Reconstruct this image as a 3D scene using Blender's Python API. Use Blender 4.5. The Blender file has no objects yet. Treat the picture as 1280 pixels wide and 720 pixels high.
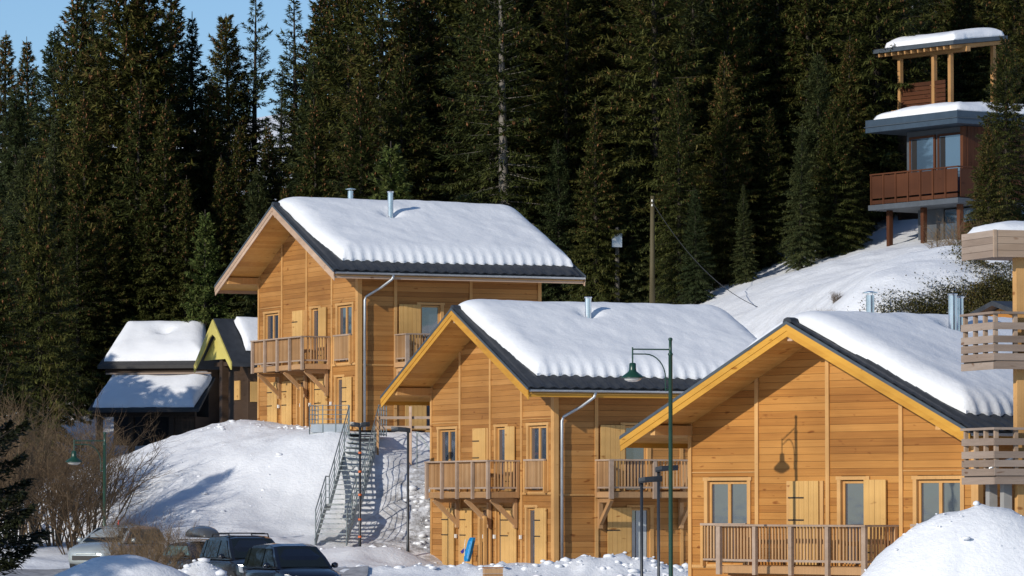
import bpy, math, random
import numpy as np
from mathutils import Vector, Matrix
R = math.radians
random.seed(7)
sc = bpy.context.scene
col = sc.collection

# ------------------------------------------------------------------ camera, sky, sun
FPX = 5400.0
PITCH = R(2.8869)
cam = bpy.data.cameras.new('camera'); camo = bpy.data.objects.new('camera', cam); col.objects.link(camo)
cam.sensor_width = 36.0; cam.lens = 36.0 * FPX / 1280.0
cam.clip_start = 1.0; cam.clip_end = 6000
camo.location = (0, 0, 0); camo.rotation_euler = (math.pi / 2 + PITCH, 0, 0)
sc.camera = camo
SUN_EL = R(20.7); SUN_FROM = Vector((-0.68, -0.733, 0)).normalized()
SUN_AZ = math.atan2(SUN_FROM.x, SUN_FROM.y)
w = bpy.data.worlds.new('World'); sc.world = w; w.use_nodes = True
nt = w.node_tree; nt.nodes.clear()
sky = nt.nodes.new('ShaderNodeTexSky'); sky.sky_type = 'NISHITA'; sky.sun_disc = False
sky.sun_elevation = SUN_EL; sky.sun_rotation = SUN_AZ; sky.altitude = 1600; sky.air_density = 1.0; sky.dust_density = 0.0; sky.ozone_density = 4.0
bg = nt.nodes.new('ShaderNodeBackground'); bg.inputs[1].default_value = 0.125
wo = nt.nodes.new('ShaderNodeOutputWorld')
nt.links.new(sky.outputs[0], bg.inputs[0]); nt.links.new(bg.outputs[0], wo.inputs[0])
sun = bpy.data.lights.new('sun', 'SUN'); sun.energy = 4.0; sun.angle = R(0.53); sun.color = (1.0, 0.93, 0.82)
suno = bpy.data.objects.new('sun', sun); col.objects.link(suno)
sd = Vector((SUN_FROM.x * math.cos(SUN_EL), SUN_FROM.y * math.cos(SUN_EL), math.sin(SUN_EL)))
suno.rotation_euler = sd.to_track_quat('Z', 'Y').to_euler(); suno.location = (-60, -40, 60)
sc.render.engine = 'CYCLES'
vs = sc.view_settings; vs.view_transform = 'Standard'; vs.look = 'None'; vs.exposure = -0.12; vs.gamma = 1.0; vs.use_curve_mapping = False

def at(px, py, D):
    """pixel of the 1280x720 photograph -> point at distance D (world y)"""
    c, s = math.cos(PITCH), math.sin(PITCH)
    a = (px - 640) / FPX; b = (360 - py) / FPX
    d = Vector((a, c - b * s, s + b * c)); return d * (D / d.y)

# ------------------------------------------------------------------ materials
MATS = {}
def newmat(name):
    m = bpy.data.materials.new(name); m.use_nodes = True
    n = m.node_tree.nodes; b = n['Principled BSDF']; MATS[name] = m
    return m, n, m.node_tree.links, b
def ramp(n, stops):
    r = n.new('ShaderNodeValToRGB'); e = r.color_ramp.elements
    while len(e) < len(stops): e.new(0.5)
    for el, (p, c) in zip(e, stops): el.position = p; el.color = (*c, 1)
    return r
def noise_pos(n, l, scale3, sc_=1.0, detail=4, src='pos', rough=0.55):
    mp = n.new('ShaderNodeMapping'); mp.inputs['Scale'].default_value = scale3
    if src == 'pos': g = n.new('ShaderNodeNewGeometry'); l.new(g.outputs['Position'], mp.inputs[0])
    else: g = n.new('ShaderNodeTexCoord'); l.new(g.outputs['Object'], mp.inputs[0])
    t = n.new('ShaderNodeTexNoise'); t.inputs['Scale'].default_value = sc_; t.inputs['Detail'].default_value = detail; t.inputs['Roughness'].default_value = rough
    l.new(mp.outputs[0], t.inputs[0]); return t
def bump(n, l, b, tex, strength=0.3, dist=0.02):
    bp = n.new('ShaderNodeBump'); bp.inputs['Strength'].default_value = strength; bp.inputs['Distance'].default_value = dist
    l.new(tex.outputs[0], bp.inputs['Height']); l.new(bp.outputs[0], b.inputs['Normal'])
def mix(n, l, fac, a, b, mode='MIX'):
    m = n.new('ShaderNodeMix'); m.data_type = 'RGBA'; m.blend_type = mode
    for i, v in ((0, fac), (6, a), (7, b)):
        if isinstance(v, (int, float)): m.inputs[i].default_value = v
        elif isinstance(v, tuple): m.inputs[i].default_value = (*v, 1)
        else: l.new(v, m.inputs[i])
    return m.outputs[2]

def wood(name, lo, mid, hi, grain=(0.5, 0.5, 26), rough=0.62, knots=True, rnd=0.75):
    """timber: tone differs from piece to piece, with streaks along the grain and small knots"""
    m, n, l, b = newmat(name)
    oi = n.new('ShaderNodeObjectInfo')
    t = noise_pos(n, l, grain, 1.0, 5)
    ma = n.new('ShaderNodeMath'); ma.operation = 'MULTIPLY_ADD'; ma.inputs[1].default_value = rnd; l.new(oi.outputs['Random'], ma.inputs[0])
    m2 = n.new('ShaderNodeMath'); m2.operation = 'MULTIPLY'; m2.inputs[1].default_value = 1.0 - rnd * 0.55; l.new(t.outputs[0], m2.inputs[0]); l.new(m2.outputs[0], ma.inputs[2])
    ma2 = n.new('ShaderNodeMath'); ma2.operation = 'SUBTRACT'; ma2.inputs[1].default_value = 0.17; l.new(ma.outputs[0], ma2.inputs[0])
    r = ramp(n, [(0.05, lo), (0.45, mid), (0.95, hi)]); l.new(ma2.outputs[0], r.inputs[0])
    c = r.outputs[0]
    big = noise_pos(n, l, (0.35, 0.35, 0.9), 1.0, 3)
    br = ramp(n, [(0.3, (0.78, 0.76, 0.74)), (0.65, (1.06, 1.05, 1.03))]); l.new(big.outputs[0], br.inputs[0])
    c = mix(n, l, 1.0, c, br.outputs[0], 'MULTIPLY')
    if knots:
        k = noise_pos(n, l, (2.2, 2.2, 7.0), 1.0, 1)
        kr = ramp(n, [(0.70, (1, 1, 1)), (0.78, (0.55, 0.42, 0.33))]); l.new(k.outputs[0], kr.inputs[0])
        c = mix(n, l, 1.0, c, kr.outputs[0], 'MULTIPLY')
    l.new(c, b.inputs['Base Color']); b.inputs['Roughness'].default_value = rough
    b.inputs['Specular IOR Level'].default_value = 0.25
    bump(n, l, b, t, 0.25, 0.01)
    return m
VG = (22, 22, 0.6)
wood('larch', (0.29, 0.115, 0.026), (0.43, 0.19, 0.044), (0.54, 0.27, 0.075), rnd=0.6)
wood('larch_weathered', (0.27, 0.115, 0.031), (0.40, 0.187, 0.052), (0.51, 0.265, 0.09), rnd=0.6)
wood('larch_trim', (0.50, 0.26, 0.085), (0.58, 0.33, 0.125), (0.66, 0.40, 0.17), VG, rnd=0.3)
wood('larch_shutter', (0.54, 0.32, 0.105), (0.62, 0.38, 0.14), (0.68, 0.44, 0.18), VG, rnd=0.25)
wood('soffit', (0.52, 0.26, 0.065), (0.62, 0.34, 0.095), (0.7, 0.42, 0.13), (5, 5, 5), rnd=0.6)  # lightened: the bounce off the snow is put into this colour
wood('barge_yellow', (0.47, 0.22, 0.03), (0.58, 0.30, 0.045), (0.64, 0.36, 0.07), (1.2, 1.2, 6), rnd=0.2)
wood('barge_pale', (0.42, 0.28, 0.19), (0.52, 0.37, 0.27), (0.6, 0.46, 0.36), (1.2, 1.2, 6), rnd=0.2)
wood('balcony_wood', (0.34, 0.19, 0.085), (0.46, 0.27, 0.13), (0.55, 0.36, 0.2), VG, rnd=0.6, knots=False)
wood('rail_grey', (0.30, 0.22, 0.16), (0.40, 0.30, 0.23), (0.5, 0.4, 0.31), (6, 6, 6), rnd=0.3, knots=False)
wood('weathered', (0.22, 0.165, 0.125), (0.31, 0.235, 0.185), (0.41, 0.33, 0.27), (1.5, 1.5, 24), rnd=0.7)
wood('weathered_tan', (0.34, 0.24, 0.165), (0.42, 0.31, 0.225), (0.5, 0.38, 0.28), (1.5, 1.5, 24), rnd=0.4)
wood('old_brown', (0.035, 0.022, 0.014), (0.06, 0.037, 0.023), (0.09, 0.056, 0.035), (2, 2, 14), rnd=0.5)
wood('red_brown', (0.055, 0.02, 0.009), (0.088, 0.031, 0.013), (0.13, 0.047, 0.019), VG, rnd=0.5)  # darkened: tree shade on the uphill house is put into the colour
wood('pavilion_wood', (0.36, 0.19, 0.075), (0.45, 0.25, 0.1), (0.54, 0.32, 0.14), VG, rnd=0.4)
wood('yellow_paint_wood', (0.52, 0.44, 0.11), (0.6, 0.52, 0.15), (0.66, 0.58, 0.19), VG, rnd=0.2, knots=False)
wood('pole_wood', (0.07, 0.06, 0.03), (0.11, 0.09, 0.048), (0.16, 0.13, 0.07), (14, 14, 0.8), rnd=0.2)
wood('bark', (0.022, 0.017, 0.013), (0.045, 0.036, 0.027), (0.09, 0.072, 0.057), (4, 4, 2.2), rnd=0.3, knots=False)
wood('bark_pale', (0.10, 0.09, 0.078), (0.21, 0.19, 0.165), (0.34, 0.31, 0.275), (4, 4, 1.6), rnd=0.3, knots=False)
wood('twig', (0.085, 0.055, 0.03), (0.15, 0.10, 0.055), (0.23, 0.165, 0.095), (3, 3, 3), rnd=0.5, knots=False)

def paint(name, c, rough=0.5, metal=0.0, spec=0.5, var=0.12, coat=0.0):
    m, n, l, b = newmat(name)
    t = noise_pos(n, l, (1, 1, 1), 3.0, 5)
    r = ramp(n, [(0.3, tuple(x * (1 - var) for x in c)), (0.7, tuple(min(1, x * (1 + var)) for x in c))]); l.new(t.outputs[0], r.inputs[0])
    l.new(r.outputs[0], b.inputs['Base Color']); b.inputs['Roughness'].default_value = rough; b.inputs['Metallic'].default_value = metal
    b.inputs['Specular IOR Level'].default_value = spec; b.inputs['Coat Weight'].default_value = coat; b.inputs['Coat Roughness'].default_value = 0.05
    return m
paint('zinc', (0.42, 0.45, 0.48), 0.38, 0.7)
paint('flue', (0.68, 0.71, 0.74), 0.22, 0.95)
paint('slate_tile', (0.036, 0.040, 0.047), 0.55, 0, 0.4, 0.25)
paint('verge_metal', (0.075, 0.092, 0.11), 0.45, 0.2)
paint('green_lamp', (0.012, 0.052, 0.034), 0.32, 0, 0.5)
paint('lamp_bowl', (0.62, 0.60, 0.55), 0.25)
paint('dark_pole', (0.03, 0.036, 0.044), 0.4, 0.2)
paint('stair_steel', (0.24, 0.28, 0.285), 0.42, 0.55)
paint('stair_tread', (0.36, 0.39, 0.39), 0.5, 0.4)
paint('orange_band', (0.62, 0.13, 0.03), 0.5)
paint('iron', (0.02, 0.02, 0.02), 0.5, 0.3)
paint('white_knob', (0.75, 0.72, 0.66), 0.4)
paint('blue_fascia', (0.05, 0.075, 0.105), 0.42, 0.2)
paint('grey_wall', (0.07, 0.082, 0.098), 0.7)
paint('concrete', (0.30, 0.29, 0.275), 0.85)
paint('rock', (0.17, 0.15, 0.125), 0.9, var=0.4)
paint('sled_blue', (0.02, 0.26, 0.55), 0.3)
paint('sled_violet', (0.09, 0.06, 0.35), 0.35)
paint('red_marker', (0.6, 0.04, 0.035), 0.5)
paint('car_black', (0.008, 0.010, 0.018), 0.22, 0.0, 0.5, 0.1, 0.8)
paint('car_grey', (0.016, 0.018, 0.023), 0.28, 0.3, 0.5, 0.1, 0.8)
paint('car_dark', (0.010, 0.011, 0.016), 0.25, 0.0, 0.5, 0.1, 0.8)
paint('car_pale', (0.42, 0.46, 0.46), 0.25, 0.3, 0.5, 0.1, 0.8)
paint('car_trim', (0.02, 0.02, 0.021), 0.6)
paint('chrome', (0.72, 0.73, 0.74), 0.12, 1.0)
paint('rubber', (0.018, 0.018, 0.018), 0.85)
paint('alloy', (0.45, 0.46, 0.47), 0.3, 0.8)
paint('roof_box_grey', (0.10, 0.105, 0.11), 0.25, 0.2, 0.5, 0.1, 0.5)
paint('curtain', (0.45, 0.49, 0.5), 0.8)
paint('wire', (0.05, 0.05, 0.05), 0.5)
paint('cone_brown', (0.20, 0.085, 0.028), 0.7, var=0.4)
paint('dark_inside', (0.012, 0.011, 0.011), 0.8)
paint('roof_felt', (0.045, 0.043, 0.042), 0.8)
def glassy(name, c, rough=0.06, spec=0.9, ior=1.6):
    m, n, l, b = newmat(name); b.inputs['Base Color'].default_value = (*c, 1); b.inputs['Roughness'].default_value = rough
    b.inputs['IOR'].default_value = ior; b.inputs['Specular IOR Level'].default_value = spec
    t = noise_pos(n, l, (1, 1, 1), 1.3, 2); bump(n, l, b, t, 0.06, 0.05)
glassy('pane', (0.045, 0.06, 0.085), 0.05, 1.0, 1.9)
glassy('pane_blue', (0.06, 0.10, 0.15), 0.05, 1.0, 1.9)
glassy('car_glass', (0.012, 0.016, 0.016), 0.04, 0.6, 1.5)
glassy('car_glass_green', (0.10, 0.17, 0.15), 0.05, 0.6, 1.5)
glassy('headlight', (0.32, 0.34, 0.36), 0.08, 0.9, 1.5)

def snow_mat(name, dirt=False):
    m, n, l, b = newmat(name)
    t1 = noise_pos(n, l, (1, 1, 1), 0.55, 6, rough=0.6); t2 = noise_pos(n, l, (1, 1, 1.6), 7.0, 6, rough=0.65)
    r = ramp(n, [(0.3, (0.78, 0.80, 0.84)), (0.62, (0.87, 0.885, 0.91))]); l.new(t1.outputs[0], r.inputs[0]); c = r.outputs[0]
    if dirt:
        a = n.new('ShaderNodeAttribute'); a.attribute_name = 'dirt'
        d = noise_pos(n, l, (1.5, 1.5, 0.9), 1.6, 6, rough=0.7)
        mm = n.new('ShaderNodeMath'); mm.operation = 'MULTIPLY'; l.new(a.outputs['Fac'], mm.inputs[0])
        dr = ramp(n, [(0.40, (0, 0, 0)), (0.60, (1, 1, 1))]); l.new(d.outputs[0], dr.inputs[0]); l.new(dr.outputs[0], mm.inputs[1])
        c = mix(n, l, mm.outputs[0], c, (0.30, 0.285, 0.27))
    l.new(c, b.inputs['Base Color']); b.inputs['Roughness'].default_value = 0.55; b.inputs['Specular IOR Level'].default_value = 0.3
    add = n.new('ShaderNodeMath'); add.operation = 'MULTIPLY_ADD'; add.inputs[1].default_value = 2.5
    l.new(t1.outputs[0], add.inputs[0]); l.new(t2.outputs[0], add.inputs[2])
    bump(n, l, b, add, 0.55, 0.06)
    return m
snow_mat('snow_ground', True)
m_ = snow_mat('snow_roof'); 
for nd in m_.node_tree.nodes:
    if nd.type == 'BUMP': nd.inputs['Strength'].default_value = 0.28

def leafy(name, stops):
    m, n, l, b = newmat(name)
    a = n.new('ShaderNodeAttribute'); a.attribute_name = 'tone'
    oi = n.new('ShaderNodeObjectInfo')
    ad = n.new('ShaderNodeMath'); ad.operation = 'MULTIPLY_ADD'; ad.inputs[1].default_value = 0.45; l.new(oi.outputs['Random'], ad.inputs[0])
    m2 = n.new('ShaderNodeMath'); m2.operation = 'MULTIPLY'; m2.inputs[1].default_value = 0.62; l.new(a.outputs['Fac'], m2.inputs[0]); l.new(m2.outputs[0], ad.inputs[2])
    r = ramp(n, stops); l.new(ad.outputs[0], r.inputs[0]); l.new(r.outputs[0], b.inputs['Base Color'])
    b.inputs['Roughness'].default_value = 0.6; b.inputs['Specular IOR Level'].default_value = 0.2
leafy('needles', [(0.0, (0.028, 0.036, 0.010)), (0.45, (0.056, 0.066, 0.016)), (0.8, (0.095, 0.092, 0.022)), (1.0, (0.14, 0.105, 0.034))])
leafy('needles_blue', [(0.0, (0.024, 0.037, 0.014)), (0.5, (0.046, 0.063, 0.023)), (1.0, (0.088, 0.095, 0.032))])
leafy('needles_young', [(0.0, (0.035, 0.06, 0.013)), (0.5, (0.07, 0.10, 0.024)), (1.0, (0.13, 0.14, 0.04))])
leafy('needles_shaded', [(0.0, (0.010, 0.014, 0.007)), (0.6, (0.022, 0.026, 0.010)), (1.0, (0.035, 0.035, 0.014))])  # darker needles, the shade on the near boughs put into their colour
leafy('heath', [(0.0, (0.045, 0.045, 0.014)), (0.45, (0.085, 0.075, 0.022)), (0.7, (0.12, 0.08, 0.035)), (1.0, (0.15, 0.10, 0.05))])

# ------------------------------------------------------------------ helpers
def link(o, parent=None):
    col.objects.link(o)
    if parent is not None: o.parent = parent
    return o
def tag(o, label=None, cat=None, group=None, kind=None):
    for k, v in (('label', label), ('category', cat), ('group', group), ('kind', kind)):
        if v: o[k] = v
    return o
def empty(name, loc=(0, 0, 0), rz=0.0):
    o = bpy.data.objects.new(name, None); o.location = loc; o.rotation_euler = (0, 0, rz); o.empty_display_size = 0.3
    col.objects.link(o); return o
class MB:
    def __init__(s): s.v = []; s.f = []
    def add(s, vs, fs):
        k = len(s.v); s.v += [tuple(p) for p in vs]; s.f += [tuple(i + k for i in f) for f in fs]; return s
    def box(s, x0, x1, y0, y1, z0, z1):
        if x0 > x1: x0, x1 = x1, x0
        if y0 > y1: y0, y1 = y1, y0
        if z0 > z1: z0, z1 = z1, z0
        return s.add([(x0, y0, z0), (x1, y0, z0), (x1, y1, z0), (x0, y1, z0), (x0, y0, z1), (x1, y0, z1), (x1, y1, z1), (x0, y1, z1)],
                     [(0, 3, 2, 1), (4, 5, 6, 7), (0, 1, 5, 4), (1, 2, 6, 5), (2, 3, 7, 6), (3, 0, 4, 7)])
    def bar(s, p, q, wd, ht, up=(0, 0, 1)):
        p = Vector(p); q = Vector(q); d = (q - p).normalized(); u = Vector(up)
        if abs(d.dot(u)) > 0.98: u = Vector((1, 0, 0))
        sx = d.cross(u).normalized() * (wd / 2); sy = sx.cross(d).normalized() * (ht / 2)
        vs_ = [c + a * sx + b * sy for c in (p, q) for a, b in ((-1, -1), (1, -1), (1, 1), (-1, 1))]
        return s.add(vs_, [(0, 1, 2, 3), (7, 6, 5, 4), (0, 4, 5, 1), (1, 5, 6, 2), (2, 6, 7, 3), (3, 7, 4, 0)])
    def tube(s, pts, r, n=8, caps=True):
        pts = [Vector(p) for p in pts]; rs = r if isinstance(r, (list, tuple)) else [r] * len(pts)
        k = len(s.v); prev = None
        for i, p in enumerate(pts):
            d = (pts[min(i + 1, len(pts) - 1)] - pts[max(i - 1, 0)]).normalized()
            if prev is None:
                a = Vector((0, 0, 1)) if abs(d.z) < 0.9 else Vector((1, 0, 0))
                x = d.cross(a).normalized()
            else: x = (prev - d * prev.dot(d)).normalized()
            prev = x; y = d.cross(x)
            for j in range(n):
                t = 2 * math.pi * j / n; s.v.append(tuple(p + (x * math.cos(t) + y * math.sin(t)) * rs[i]))
        for i in range(len(pts) - 1):
            for j in range(n):
                s.f.append((k + i * n + j, k + i * n + (j + 1) % n, k + (i + 1) * n + (j + 1) % n, k + (i + 1) * n + j))
        if caps:
            s.f.append(tuple(k + j for j in reversed(range(n)))); s.f.append(tuple(k + (len(pts) - 1) * n + j for j in range(n)))
        return s
    def lathe(s, prof, c=(0, 0, 0), n=20):
        k = len(s.v)
        for r, z in prof:
            for j in range(n):
                t = 2 * math.pi * j / n; s.v.append((c[0] + r * math.cos(t), c[1] + r * math.sin(t), c[2] + z))
        for i in range(len(prof) - 1):
            for j in range(n): s.f.append((k + i * n + j, k + i * n + (j + 1) % n, k + (i + 1) * n + (j + 1) % n, k + (i + 1) * n + j))
        s.f.append(tuple(k + j for j in reversed(range(n)))); s.f.append(tuple(k + (len(prof) - 1) * n + j for j in range(n)))
        return s
    def prism(s, poly, y0, y1):
        """poly in (x,z), extruded along y"""
        n = len(poly); vs_ = [(x, y0, z) for x, z in poly] + [(x, y1, z) for x, z in poly]
        return s.add(vs_, [tuple(range(n)), tuple(reversed(range(n, 2 * n)))] + [(i, i + n, (i + 1) % n + n, (i + 1) % n) for i in range(n)])
    def mesh(s, name, mat, smooth=False):
        me = bpy.data.meshes.new(name); me.from_pydata(s.v, [], s.f); me.materials.append(MATS[mat])
        import bmesh
        bm = bmesh.new(); bm.from_mesh(me); bmesh.ops.recalc_face_normals(bm, faces=bm.faces); bm.to_mesh(me); bm.free()
        if smooth: me.shade_smooth()
        return me
    def build(s, name, mat, parent=None, smooth=False, bevel=0.0):
        o = bpy.data.objects.new(name, s.mesh(name, mat, smooth)); link(o, parent)
        if bevel:
            md = o.modifiers.new('bevel', 'BEVEL'); md.width = bevel; md.segments = 2; md.limit_method = 'ANGLE'; md.angle_limit = R(35)
        return o
_UB = {}
def ubox(name, parent, x0, x1, y0, y1, z0, z1, mat, rot=None):
    """one shared unit block, stretched to a timber of its own"""
    if mat not in _UB: _UB[mat] = MB().box(-.5, .5, -.5, .5, -.5, .5).mesh('block_' + mat, mat)
    o = bpy.data.objects.new(name, _UB[mat])
    o.location = ((x0 + x1) / 2, (y0 + y1) / 2, (z0 + z1) / 2); o.scale = (abs(x1 - x0), abs(y1 - y0), abs(z1 - z0))
    if rot: o.rotation_euler = rot
    return link(o, parent)
def copy_tree(o, parent=None):
    c = o.copy(); link(c, parent)
    if parent is not None: c.parent = parent
    for ch in list(o.children): copy_tree(ch, c)
    return c
def np_mesh(name, V, F, mat, smooth=False):
    me = bpy.data.meshes.new(name); V = np.asarray(V, np.float32); F = np.asarray(F, np.int32); k = F.shape[1]
    me.vertices.add(len(V)); me.vertices.foreach_set('co', V.ravel())
    me.loops.add(F.size); me.loops.foreach_set('vertex_index', F.ravel())
    me.polygons.add(len(F)); me.polygons.foreach_set('loop_start', np.arange(0, F.size, k, dtype=np.int32))
    try: me.polygons.foreach_set('loop_total', np.full(len(F), k, np.int32))
    except Exception: pass
    me.materials.append(MATS[mat]); me.update(calc_edges=True); me.validate()
    if smooth: me.shade_smooth()
    return me
# numpy value noise
_rng = np.random.default_rng(5); _T = _rng.random((256, 256))
def vnoise(x, y, f, off=0):
    x = np.asarray(x) * f + 31.7 + off; y = np.asarray(y) * f + 17.3 + off * 1.7
    xi = np.floor(x).astype(int); yi = np.floor(y).astype(int); fx = x - xi; fy = y - yi
    fx = fx * fx * (3 - 2 * fx); fy = fy * fy * (3 - 2 * fy)
    g = lambda a, b: _T[a & 255, b & 255]
    return (g(xi, yi) * (1 - fx) + g(xi + 1, yi) * fx) * (1 - fy) + (g(xi, yi + 1) * (1 - fx) + g(xi + 1, yi + 1) * fx) * fy - 0.5
def fbm(x, y, f, o=4, off=0):
    s = 0; a = 1
    for k in range(o): s = s + a * vnoise(x, y, f, off + k * 9.1); f *= 2.03; a *= 0.5
    return s

# ------------------------------------------------------------------ terrain
def P3(px, py, D): p = at(px, py, D); return (p.x, p.y, p.z)
TP = [(-40, 100, -3.6), (-25, 110, -3.0), (-14, 118, -2.75), (-8, 120, -2.65), (-3, 122, -2.6), (3, 122, -3.1), (0, 130, -2.35), (-8, 130, -2.45), (-15, 132, -2.35), (-20, 140, -2.0),
      (-4, 140, -2.15), (1, 138, -2.1), (6, 138, -2.2), (9, 134, -2.7), (4, 128, -2.9), (2, 118, -3.8), (-2.84, 151, -1.9), (1.4, 141.5, -2.05), (8.3, 145, -2.0), (4.5, 155.5, -1.2),
      (-6, 149, -1.6), (-10, 147, -1.7), (-15, 147, -1.6), (-19, 149, -1.3), (-6.3, 151.5, -1.4), (-5.8, 156, 0.15), (-5.4, 160, 2.1), (-3.6, 159, 1.7), (-2.4, 156.5, 0.5), (-4, 163, 2.7), (0, 162, 2.4),
      (-8, 163, 2.8), P3(425, 541, 160.3), P3(440, 545, 159.5), P3(300, 530, 165), P3(245, 545, 164), P3(200, 562, 163), P3(163, 580, 162), P3(130, 622, 160), P3(112, 665, 157), (-9, 157, 0.6), (-12, 156, 0.1), (-8, 152, -1.1), (-11.5, 152, -1.1),
      (-10.5, 171, 3.1), (-8, 169, 2.95), (-10, 176, 2.9), (1, 167.5, 2.9), (-3, 178, 3.4), (2, 161, 1.6), (5, 166, 4.0), (-17, 172, 0.9), (-20, 200, 1.8), (-14, 200, 2.4), (-30, 190, 1.0), (-30, 160, -1.2), (-25, 150, -1.6), (-12.5, 188, 2.8),
      P3(930, 392, 165), P3(1010, 335, 180), P3(1190, 302, 179), P3(1100, 357, 165), P3(1000, 382, 158), P3(1050, 404, 148), P3(1200, 388, 148), P3(1250, 345, 163), (12, 135, -1.2), (18, 130, -1.0), (25, 140, 3.5), (30, 165, 10), (30, 185, 13.5),
      (4.7, 115, -4.1), (11.5, 106, -4.2), (17.3, 112, -3.9), (10.5, 121, -3.7), (8, 100, -4.3), (4, 108, -4.2), (0, 110, -3.7), (15, 98, -4.2), (0, 60, -4.6), (-15, 60, -4.4), (15, 60, -4.8), (0, 22, -2.9), (-10, 90, -3.7), (8, 85, -4.5), (0, 0, -1.7), (22, 20, -3), (-22, 20, -3),
      (-30, 200, 3), (-10, 198, 5.5), (5, 195, 8.8), (20, 182, 11.2), (20, 201, 15.0), (35, 200, 16), (-35, 240, 9), (-12, 240, 12), (6, 240, 15), (25, 240, 19), (-45, 300, 20), (-15, 300, 22), (10, 300, 27), (35, 300, 32),
      (-60, 400, 33), (-20, 400, 35), (15, 400, 47), (50, 400, 56), (-110, 600, 18), (0, 600, 26), (110, 600, 36), (-90, 200, 0), (90, 200, 24), (-90, 60, -6), (90, 60, -8), (-90, 400, 28), (120, 400, 50)]
TPA = np.array(TP); _n = len(TPA)
def _ker(d2): return 0.5 * d2 * np.log(d2 + 1e-9)
_d2 = ((TPA[:, None, :2] - TPA[None, :, :2]) ** 2).sum(-1)
_A = np.zeros((_n + 3, _n + 3)); _A[:_n, :_n] = _ker(_d2) + np.eye(_n) * 0.35; _A[:_n, _n] = 1; _A[:_n, _n + 1:] = TPA[:, :2]; _A[_n:, :_n] = _A[:_n, _n:].T
_W = np.linalg.solve(_A, np.r_[TPA[:, 2], 0, 0, 0])
BUMPS = []   # x, y, rx, ry, rot, h, power
def hump(px, py, D, rx, ry, rot=0.0, power=2.0):
    p = at(px, py, D); base = float(H0(np.array([p.x]), np.array([p.y]))[0]); BUMPS.append((p.x, p.y, rx, ry, rot, p.z - base, power))
def H0(x, y):
    x = np.asarray(x, float); y = np.asarray(y, float); out = np.zeros(x.shape); fl = out.ravel(); xf = x.ravel(); yf = y.ravel()
    for a in range(0, len(xf), 20000):
        X = xf[a:a + 20000]; Y = yf[a:a + 20000]; cx = np.clip(X, -130, 130); cy = np.clip(Y, -20, 620)
        d2 = (cx[:, None] - TPA[None, :, 0]) ** 2 + (cy[:, None] - TPA[None, :, 1]) ** 2
        z = _ker(d2) @ _W[:_n] + _W[_n] + cx * _W[_n + 1] + cy * _W[_n + 2]
        far = np.hypot(X - cx, Y - cy); k = np.exp(-far / 250.0); fl[a:a + 20000] = z * k + (-12) * (1 - k)
    for (bx, by, rx, ry, ro, h, pw) in BUMPS:
        dx = xf - bx; dy = yf - by; u = (dx * math.cos(ro) + dy * math.sin(ro)) / rx; v = (-dx * math.sin(ro) + dy * math.cos(ro)) / ry
        fl += h * np.exp(-(np.hypot(u, v) ** pw) * 0.69)
    return out
def H(x, y): return float(H0(np.array([x]), np.array([y]))[0])
hump(1236, 635, 93, 3.45, 2.4, 0.0, 2.3)
hump(150, 691, 110, 2.3, 1.3, 0.25, 2.0)
hump(255, 704, 116, 1.0, 0.8, 0, 2.0)
hump(205, 712, 114, 1.3, 0.9, 0, 2.0)
hump(600, 709, 133, 5.0, 1.1, 0, 2.2)
hump(800, 699, 134, 2.2, 1.0, 0.2, 2.2)
hump(470, 684, 147, 2.0, 1.2, 0, 2.0)
def axis(parts):
    out = []
    for a, b, st in parts: out += list(np.arange(a, b, st))
    return np.array(out + [parts[-1][1]])
XS = axis([(-2500, -400, 300), (-400, -100, 30), (-100, -30, 3.0), (-30, -19, 0.6), (-19, 22, 0.22), (22, 40, 0.9), (40, 100, 4), (100, 400, 30), (400, 2500, 300)])
YS = axis([(-600, -40, 80), (-40, 84, 3), (84, 98, 0.2), (98, 108, 0.6), (108, 119, 0.25), (119, 128, 0.5), (128, 182, 0.25), (182, 240, 1.5), (240, 440, 6), (440, 900, 40), (900, 4500, 400)])
gx, gy = np.meshgrid(XS, YS, indexing='ij')
gz = H0(gx, gy)
near = np.clip((260 - gy) / 60, 0, 1) * np.clip((60 - np.abs(gx)) / 20, 0, 1)
gz = gz + near * (0.22 * fbm(gx, gy, 0.35, 3) + 0.10 * fbm(gx, gy, 1.3, 3, 4))
def g2(cx, cy, rx, ry): return np.exp(-(((gx - cx) / rx) ** 2 + ((gy - cy) / ry) ** 2))
lump = np.clip(g2(0.5, 133.5, 8, 2.2) + g2(4.8, 134.5, 4, 2.0) + 0.7 * g2(-8.5, 116, 3, 2) + 0.6 * g2(9.6, 93, 3.2, 2.2) + 0.6 * g2(-6, 150, 4, 2.5) + 0.55 * g2(-10, 161, 7, 5) + 0.5 * g2(-2.6, 156, 2.5, 3) + 0.5 * g2(-9.5, 165, 4, 2), 0, 1)
gz = gz + lump * (0.34 * np.abs(fbm(gx, gy, 1.9, 4, 2)) + 0.16 * np.abs(fbm(gx, gy, 5.0, 2, 6)) - 0.08)
V = np.stack([gx, gy, gz], -1).reshape(-1, 3); ny = len(YS)
ii, jj = np.meshgrid(np.arange(len(XS) - 1), np.arange(ny - 1), indexing='ij'); a0 = (ii * ny + jj).ravel()
F = np.stack([a0, a0 + ny, a0 + ny + 1, a0 + 1], 1)
me = np_mesh('snowy_ground', V, F, 'snow_ground', True)
dirt = (1.3 * g2(-3.1, 155.5, 1.9, 3.8) + 0.6 * g2(-4.5, 151.5, 2, 1.5) + 0.35 * g2(-9, 116, 4, 3) + 0.3 * g2(9, 156, 4, 8)).ravel()
at_ = me.attributes.new('dirt', 'FLOAT', 'POINT'); at_.data.foreach_set('value', np.clip(dirt, 0, 1).astype(np.float32))
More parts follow.
